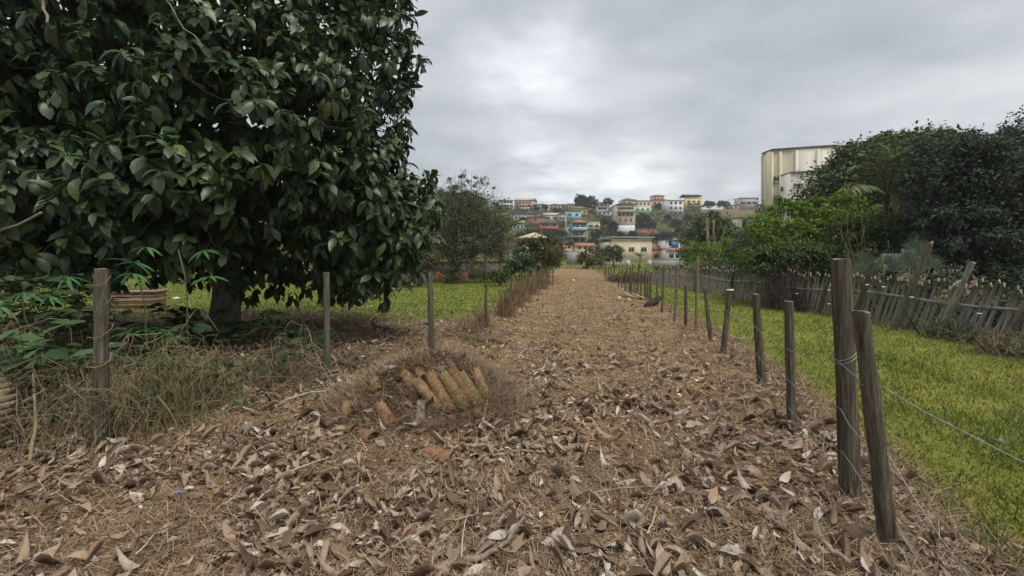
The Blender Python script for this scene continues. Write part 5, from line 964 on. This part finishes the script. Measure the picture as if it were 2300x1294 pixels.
house('tan flat-roofed house left of the big round ridge tree', 1276, 1298, 466, 453, 'tan', 'flat', 'brown', [(.6, 3, 1, 1)], rz=.2)
house('ochre house under a wide dark tiled roof', 1275, 1320, 487, 469, 'ochre', 'hip', 'brown', [(.6, 4, 1, 1), (.2, 4, 1, 1)], 1.6, rz=-.15)
house('light turquoise plain house with two small windows', 1271, 1305, 494, 474, 'cyan', 'flat', 'dark', [(.6, 2, 1.4, 1.0)], D=6)
house('long dark roofed shed row above the white houses', 1146, 1222, 485, 479, 'grey', 'shed', 'dark', [(.5, 6, 1, .8)], .8, D=5)
house('white row house with dark openings above the brick house', 1153, 1200, 496, 482, 'white', 'flat', 'dark', [(.55, 5, 1.3, 1)], D=6)
house('white house with pale gabled roof above the red house', 1222, 1255, 496, 483, 'white', 'gable', 'cream', [(.5, 2, 1.8, 1)], 1.2, D=6)
house('grey-white house squeezed beside the turquoise one', 1255, 1271, 498, 481, 'pale', 'shed', 'grey', [(.5, 2, 1, 1)], .6, D=5)
house('low house with greenish flat roof above the brick house', 1196, 1224, 489, 482, 'pale', 'flat', 'greenish', [(.5, 2, 1, .8)], D=5)
house('bare red brick house with two storeys', 1184, 1222, 511, 487, 'brick', 'flat', 'redtile', [(.75, 1, 1, 1), (.25, 1, 1, 1)], D=7, rz=-.2)
house('bright red house with dark curved roof', 1213, 1254, 521, 502, 'red', 'hip', 'dark', [(.62, 3, 1.2, 1.1), (.22, 2, 1.2, 1.1)], 1.3, balc=[(.35, 'red')], D=6)
house('small white gabled house left of the brick house', 1166, 1184, 509, 493, 'white', 'gablef', 'grey', [(.5, 2, 1, 1)], 1.3, D=5)
house('pale blue-white low house at the left edge of the village', 1150, 1178, 515, 503, 'pale', 'gable', 'grey', [(.5, 3, 1, 1)], 1.0, D=5)
house('blue house with terracotta roof on tall concrete columns', 1284, 1319, 545, 500, 'blue', 'hip', 'tile', [(.85, 3, 1.5, 1.0), (.42, 3, 1.3, 1.4)], 1.2, stilts=4.6, balc=[(.12, 'white')], D=6)
house('small cream lean-to house beside the blue house', 1272, 1284, 528, 508, 'pale', 'shed', 'tile', [(.6, 1, 1, 1)], .5, D=5)
house('cream house with open roof terrace right of the blue house', 1320, 1348, 516, 502, 'cream', 'shed', 'grey', [(.5, 2, 1.4, 1)], .5, gap=1.9, stilts=0.8, D=6)
house('white house with open upper veranda above the shrubs', 1340, 1366, 482, 464, 'white', 'flat', 'light', [(.75, 1, 4.2, 1.1), (.25, 2, 1, 1)], D=6, rz=-.12)
house('white two-storey house stepped below the veranda house', 1352, 1382, 490, 474, 'white', 'flat', 'grey', [(.7, 3, 1, 1), (.25, 3, 1, 1)], D=5, rz=-.12)
house('small brick house on the ridge between two round trees', 1336, 1356, 464, 448, 'brick', 'flat', 'redtile', [(.5, 2, 1, 1)], D=5)
house('tall beige tower house with dark roof and many storeys', 1385, 1426, 529, 460, 'beige', 'hip', 'dark', [(.87, 3, 2.0, 1.1), (.68, 4, 1, 1), (.5, 3, .7, 1.2)], 1.6, D=8, low=('white', .33), balc=[(.76, 'beige')])
house('cream house with wide hip roof on the ridge behind the tower house', 1397, 1429, 468, 446, 'cream', 'hip', 'brown', [(.75, 3, 1, 1), (.4, 2, 1, 1)], 1.5, D=7)
house('long house with cream upper floor and pale green lower floor', 1424, 1463, 478, 451, 'cream', 'flat', 'grey', [(.75, 4, 1.1, 1.1), (.28, 3, 1.1, 1.1)], D=7, low=('green', .46))
house('salmon house with two stacked tiled roofs on the ridge', 1465, 1497, 472, 449, 'salmon', 'hip', 'brown', [(.7, 3, 1.2, 1.1), (.3, 3, 1.2, 1.1)], 1.0, D=7)
house('small salmon upper storey with tiled roof above the salmon house', 1466, 1492, 452, 440, 'salmon', 'hip', 'tile', [(.5, 3, 1, 1)], 0.9, dep=252, D=5)
house('plain white three-storey house with square windows', 1500, 1536, 484, 450, 'white', 'flat', 'light', [(.82, 3, 1.2, 1.2), (.5, 3, 1.2, 1.2), (.18, 3, 1.2, 1.2)], D=7, rz=.1)
house('yellow house with brown balcony and dark roof terrace', 1540, 1577, 476, 447, 'yellow', 'gable', 'dark', [(.8, 3, 1.4, 1.1), (.12, 3, 1.2, 1)], 1.2, gap=1.5, balc=[(.38, 'brick')], D=7, rz=.06)
house('modern grey-white house standing alone on the bare ridge', 1662, 1703, 469, 441, 'grey', 'flat', 'light', [(.6, 3, 2.4, 1.6)], D=7, rz=-.1)
house('low tan outbuilding between ridge trees and the modern house', 1636, 1660, 468, 458, 'tan', 'flat', 'brown', [(.5, 2, 1, 1)], D=5)
# nearer houses at the foot of the hill
FG = 'houses at the foot of the hill'
house('big cream two-storey house with flat pale roof behind the meadow', 1372, 1465, 588, 543, 'cream', 'flat', 'light', [(.62, 3, 1.4, 1.1)], D=11, gap=1.05, group=FG, frame=True, ov=.6, rz=.05)
house('low tan house with cream hip roof behind the reddish bush', 1168, 1226, 556, 535, 'tan', 'hip', 'cream', [(.6, 3, 1.6, 1.0)], 1.7, dep=118, D=9, group=FG, ov=.7, rz=-.12)
house('orange walled house with red tiled roof right of the cream house', 1465, 1497, 580, 560, 'orange', 'gable', 'redtile', [(.3, 2, 1.2, 1.2)], 1.6, dep=120, D=8, group=FG)
house('tall narrow white house with blue panel', 1497, 1527, 582, 540, 'white', 'flat', 'grey', [(.85, 2, .7, 1.4), (.5, 2, .9, 1.2)], dep=116, D=7, group=FG, low=None)
house('low white house with terracotta edge at the foot of the narrow one', 1499, 1545, 585, 563, 'white', 'shed', 'tile', [(.5, 3, 1.1, 1.1)], .7, dep=104, D=5, group=FG)
house('tan house hidden behind the pruned tree', 1526, 1552, 570, 533, 'tan', 'flat', 'grey', [(.7, 2, 1, 1)], dep=128, D=6, group=FG)
house('small pinkish gabled house among shrubs below the blue house', 1268, 1290, 560, 549, 'salmon', 'gablef', 'brown', [(.5, 1, 1, 1)], 1.0, dep=140, D=6, group=FG)
house('long low tiled house below the blue house', 1293, 1336, 561, 553, 'cream', 'gable', 'tile', [(.5, 3, 1, .8)], 1.0, dep=138, D=6, group=FG)
c = P(1511, 551, 115.6); tag(build('blue_panel', MB().box((.6, 0, 0), (1.9, .08, 1.7)), mat('blue_paint', (0.04, 0.13, 0.33), (0.06, 0.17, 0.4), 3, .6), loc=c), 'blue painted panel on the tall narrow white house', 'panel')
# earth retaining wall and utility pole
b = hit(1452, 531); o = build('retaining_wall', MB().box((0, 0, 1.0), (8.6, .6, 4.2)).box((0, -.2, 3.16), (8.8, .5, .2)), mat('red_retaining_wall', (0.22, 0.10, 0.06), (0.32, 0.16, 0.10), 1.2, .95, .4), loc=b); tag(o, 'reddish retaining wall beside the tall beige tower house', 'wall')
b = hit(1271, 536); t = thing('utility_pole', 'slim concrete utility pole beside the blue house', 'pole', b); build('shaft', MB().tube([(0, 0, -.3), (0, 0, 9.2)], [.16, .11], 8), wallm('pale', W_['pale']), t); build('crossarm', MB().box((0, -.14, 8.7), (1.6, .1, .12)), wallm('grey', W_['grey']), t)
# walls and gate pillars before the cream house
for x0, x1, yb, yt, dep, cl, lb in [(1460, 1545, 600, 583, 84, 'grey', 'long grey block wall behind the far lawn'), (1340, 1406, 594, 584, 86, 'tan', 'low brown wall left of the gate pillars'), (1272, 1300, 578, 564, 92, 'grey', 'old grey board wall at the end of the meadow')]:
    c = P((x0+x1)/2, yb, dep); w = (x1-x0)/F*dep; h = (yb-yt)/F*dep; g_ = gz(c[0], dep); h = c[2] + h - g_; t = thing('boundary_wall', lb, 'wall', (c[0], dep, g_), 0, 'walls behind the meadow'); build('wall', MB().box((0, 0, h/2 - .2), (w, .2, h + .4)), wallm('worn_' + cl, tuple(k*.62 for k in W_[cl])), t); build('coping', MB().box((0, 0, h + .05), (w + .1, .3, .08)), wallm('worn_pale', tuple(k*.7 for k in W_['pale'])), t)
for k, (px, w) in enumerate([(1410, 9), (1458, 8)]):
    c = P(px, 600, 80); g_ = gz(c[0], 80); t = thing('gate_pillar', ['square pale gate pillar left of the banana plant', 'square pale gate pillar right of the banana plant'][k], 'pillar', (c[0], 80, g_)); h = P(0, 582, 80)[2] - g_; build('shaft', MB().box((0, 0, h/2), (w/F*80, .7, h)), wallm('pale', W_['pale']), t); build('cap', MB().box((0, 0, h + .06), (w/F*80 + .15, .85, .12)), wallm('grey', W_['grey']), t)

# ------------------------------------------------------------ the blind yellow building
def prism(q, pts, z0, z1):
    n = len(pts); q.add([(x, y, z0) for x, y in pts] + [(x, y, z1) for x, y in pts], [tuple(range(n))[::-1], tuple(range(n, 2*n))] + [(k, (k+1) % n, n+(k+1) % n, n+k) for k in range(n)])
def pxy(px, y): return ((px - CX)/F*y, y)
M_YEL = mat('pale_yellow_render', (0.50, 0.45, 0.31), (0.60, 0.55, 0.40), 0.25, .9, .15, stretch=(1, 1, .12), stain=((0.33, 0.30, 0.22), .7, .65)); M_YELW = mat('offwhite_render', (0.54, 0.52, 0.45), (0.62, 0.60, 0.53), 0.3, .9, .15, stretch=(1, 1, .12), stain=((0.36, 0.34, 0.29), .8, .65)); M_TRIM = mat('dark_roof_edge', (0.06, 0.06, 0.06), (0.12, 0.12, 0.115))
A, B, B2, Cc = pxy(1712, 96), pxy(1733, 92.5), pxy(1788, 91), pxy(1871, 89); Dd = (Cc[0] + 16, 108); Ee = (A[0] + 11.5, 112); o0 = np.array([B[0], B[1], 0])
yt_ = thing('yellow_building', 'tall blind pale yellow building rising behind the shrubs', 'building', (o0[0], o0[1], gz(o0[0], o0[1]))); rel = lambda p: (p[0] - o0[0], p[1] - o0[1]); top = 24.6
q = MB(); prism(q, [rel(A), rel(B), rel(B2), (rel(B2)[0] + .01, rel(B2)[1] - .12), rel(Cc), rel(Dd), rel(Ee)], -2, top); build('wall', q, M_YEL, yt_)
q = MB(); prism(q, [(rel(B2)[0] + .12, rel(B2)[1] - .2), (rel(Cc)[0] + .05, rel(Cc)[1] - .1), (rel(Cc)[0] + .05, rel(Cc)[1] + .5), (rel(B2)[0] + .12, rel(B2)[1] + .5)], -2, top - .4); build('white_front', q, M_YELW, yt_)
for p in (A, B, B2, pxy(1752, 92), pxy(1836, 89.86), Cc): build('pilaster', MB().box((rel(p)[0], rel(p)[1] - .12, top/2 - .2), (.5, .42, top - .5)), M_YEL if p not in (B2,) else M_YELW, yt_)
q = MB(); prism(q, [(rel(A)[0] - .3, rel(A)[1] - .3), (rel(B)[0] - .1, rel(B)[1] - .4), (rel(Cc)[0] + .3, rel(Cc)[1] - .4), rel(Dd), rel(Ee)], top + .004, top + .25); build('roof_edge', q, M_TRIM, yt_)
def wbox(px, y0, y1, w, yy, par): z0 = CAMH + (CY - y1)/F*yy; z1 = CAMH + (CY - y0)/F*yy; p = rel(pxy(px, yy)); o = build('window', MB().box((p[0], p[1], (z0+z1)/2 - yt_.location.z), (w, .3, z1 - z0)), M_PANE, par); build('frame', MB().box((p[0], p[1] - .06, z0 - .12 - yt_.location.z), (w + .3, .4, .14)), M_YELW, o)
for px, y0, y1, w in [(1744, 395, 407, .9), (1744, 439, 450, .9)]: wbox(px, y0, y1, w, 92.05, yt_)
# annex in front
a1, a2, a3 = pxy(1754, 88.5), pxy(1776, 85.5), pxy(1905, 82); an = MB(); ta = 18.3; prism(an, [rel(a1), rel(a2), rel(a3), (rel(a3)[0] + 2, rel(a3)[1] + 6), (rel(a1)[0] + 3.2, rel(a1)[1] + 3)], -2, ta); build('annex', an, M_YELW, yt_)
q = MB(); prism(q, [(rel(a1)[0] - .15, rel(a1)[1] - .2), (rel(a2)[0], rel(a2)[1] - .3), (rel(a3)[0] + .2, rel(a3)[1] - .3), (rel(a3)[0] + 2.2, rel(a3)[1] + 6), (rel(a1)[0] + 3.2, rel(a1)[1] + 3)], ta + .004, ta + .22); build('annex_roof_edge', q, M_TRIM, yt_)
for px, y0, y1, w, yy in [(1788, 412, 419, .8, 85.1), (1799, 412, 419, .8, 84.8), (1757, 420, 429, .5, 87.9)]: wbox(px, y0, y1, w, yy, yt_)
# lower wing left of it
c = P(1684, 525, 100); t = thing('yellow_wing', 'low pale yellow wing with dark window left of the tall yellow building', 'building', (c[0], 100, gz(c[0], 100))); hz = P(0, 490, 100)[2] - t.location.z; build('wall', MB().box((0, 3, hz/2 - .5), (4.6, 6, hz + 1)), M_YEL, t); window(t, -1.3, hz - 1.2, 0, 1.0, 1.8); build('roof', MB().box((0, 3, hz + .1), (5, 6.4, .18)), M_TRIM, t)

# ------------------------------------------------------------ hill vegetation
def htree(label, px, py, hw, hh, name='hill_tree', n=700, m_=M_FAR, stem=True):
    b = hit(px, py + hh + 3); s = b[1]/F; t = thing(name, label, 'tree', b, 0, 'trees on the hillside'); w = hw*s; h = hh*s; zc = (hh + 3)*s
    bl = [(0, 0, zc, w*.8, w*.7, h*.85)] + [(w*.62*math.cos(k), w*.5*math.sin(k), zc + h*.3*math.sin(2.2*k), w*.45, w*.45, h*.5) for k in np.arange(5)*1.26]
    build('trunk', MB().tube([(0, 0, -.4), (0, 0, zc)], [.22, .1], 6), M_BARK, t); foliage('crown', bl, int(n*4), max(.5, w*.17), m_, t, .4, .2)
    return t
for px, py, hw, hh, n, lb in [(1308, 455, 18, 22, 1500, 'big round dark tree on the ridge beside the tan house'), (1330, 455, 12, 20, 900, 'second round dark tree joined to the big ridge tree'), (1366, 450, 12, 13, 700, 'compact round tree on the ridge left of the cream hip-roofed house'), (1393, 527, 8, 8, 500, 'clipped round tree at the left foot of the tower house'), (1421, 526, 10, 8, 500, 'clipped round tree at the right foot of the tower house'),
        (1593, 453, 12, 9, 700, 'round tree on the bare ridge beside the yellow house'), (1624, 453, 14, 9, 700, 'round tree on the bare ridge near the modern house'), (1445, 490, 16, 14, 800, 'dark tree below the green and cream house'), (1460, 505, 14, 14, 700, 'dark tree on the slope right of the tower house'), (1435, 505, 10, 14, 500, 'dark tree close to the side of the tower house'), (1375, 510, 12, 16, 700, 'tree on the slope left of the tower house'),
        (1355, 500, 12, 10, 500, 'tree below the stepped white house'), (1340, 525, 14, 12, 600, 'tree right of the concrete columns'), (1365, 540, 16, 10, 700, 'tree behind the cream house roof'), (1330, 545, 12, 8, 500, 'shrub tree below the blue house columns'), (1255, 525, 16, 12, 700, 'tree left of the blue house'), (1230, 528, 14, 10, 600, 'tree below the red house'), (1195, 522, 16, 10, 600, 'tree below the brick house'), (1170, 530, 14, 10, 600, 'tree left of the cream hip roof'),
        (1205, 468, 8, 8, 400, 'small tree between the ridge houses'), (1225, 466, 9, 9, 400, 'small tree left of the small cream ridge house'), (1250, 472, 9, 7, 400, 'small tree below the small cream ridge house'), (1187, 466, 6, 8, 300, 'shrub tree before the low cream balcony house'), (1478, 462, 9, 7, 400, 'shrub before the salmon house'), (1500, 490, 10, 8, 400, 'shrub on the slope below the white three-storey house'), (1520, 500, 14, 9, 500, 'broad shrub on the green slope'), (1545, 490, 10, 10, 500, 'tree below the yellow balcony house'),
        (1500, 530, 22, 10, 800, 'wide spreading tree behind the narrow white house'), (1475, 535, 12, 9, 500, 'tree beside the reddish retaining wall'), (1530, 520, 16, 10, 600, 'tree on the lower green slope'), (1116, 462, 7, 7, 400, 'small tree at the left end of the ridge houses'), (1092, 480, 18, 12, 900, 'leafy hill tree behind the banana plants'), (1060, 455, 30, 20, 1100, 'leafy hill tree behind the sparse tree top'), (1010, 450, 30, 24, 1100, 'leafy hill tree between the big crown and the sparse tree'), (1290, 555, 14, 7, 500, 'shrub tree at the foot of the hill below the utility pole'), (1345, 560, 14, 6, 500, 'shrub tree left of the big cream house'), (1565, 505, 14, 10, 600, 'tree behind the pruned dark tree')]:
    htree(lb, px, py, hw, hh, n=n)
# scrub that reads as one mass over the slope
n = 5200; x = rng.uniform(-180, 190, n); y = rng.uniform(142, 262, n); ok = (wob(x/7, y/7) + .5*wob(x/3, y/3+4) > .08) & ~((x > 95) & (y > 195)); x, y = x[ok], y[ok]; k = 16; idx = np.repeat(np.arange(len(x)), k); sz_ = rng.uniform(.5, 1.5, len(x))[idx]
p = np.stack([x[idx] + rng.normal(size=len(idx))*sz_*.9, y[idx] + rng.normal(size=len(idx))*sz_*.9, 0*idx], 1); p[:, 2] = H(p[:, 0], p[:, 1]) + np.abs(rng.normal(size=len(idx)))*sz_*.9; q = MB(); scatter(q, LEAF_SMALL, p, unit(rdir(len(p)) + np.array([0, 0, .2])), unit(rdir(len(p)) + np.array([0, 0, .8])), .75*sz_ + .2)
tag(build('hillside_scrub', q, fm('scrub_leaf', (0.025, 0.040, 0.018), (0.09, 0.10, 0.045))), 'green scrub spread over the hillside between the houses', 'scrub', kind='stuff')
# ------------------------------------------------------------ haze
q = MB().box((0, 200, 22.5), (1300, 560, 67)); hz_o = build('haze', q, None); hm = bpy.data.materials.new('haze_air'); hm.use_nodes = True; hn = hm.node_tree; hn.nodes.clear()
ho = hn.nodes.new('ShaderNodeOutputMaterial'); hv = hn.nodes.new('ShaderNodeVolumePrincipled'); hv.inputs['Density'].default_value = 0.0006; hv.inputs['Color'].default_value = (0.88, 0.91, 0.95, 1); hv.inputs['Anisotropy'].default_value = 0.2
hn.links.new(hv.outputs[0], ho.inputs['Volume']); hz_o.data.materials.append(hm); tag(hz_o, 'thin pale haze over the valley', 'haze', kind='stuff')
#%%PART6
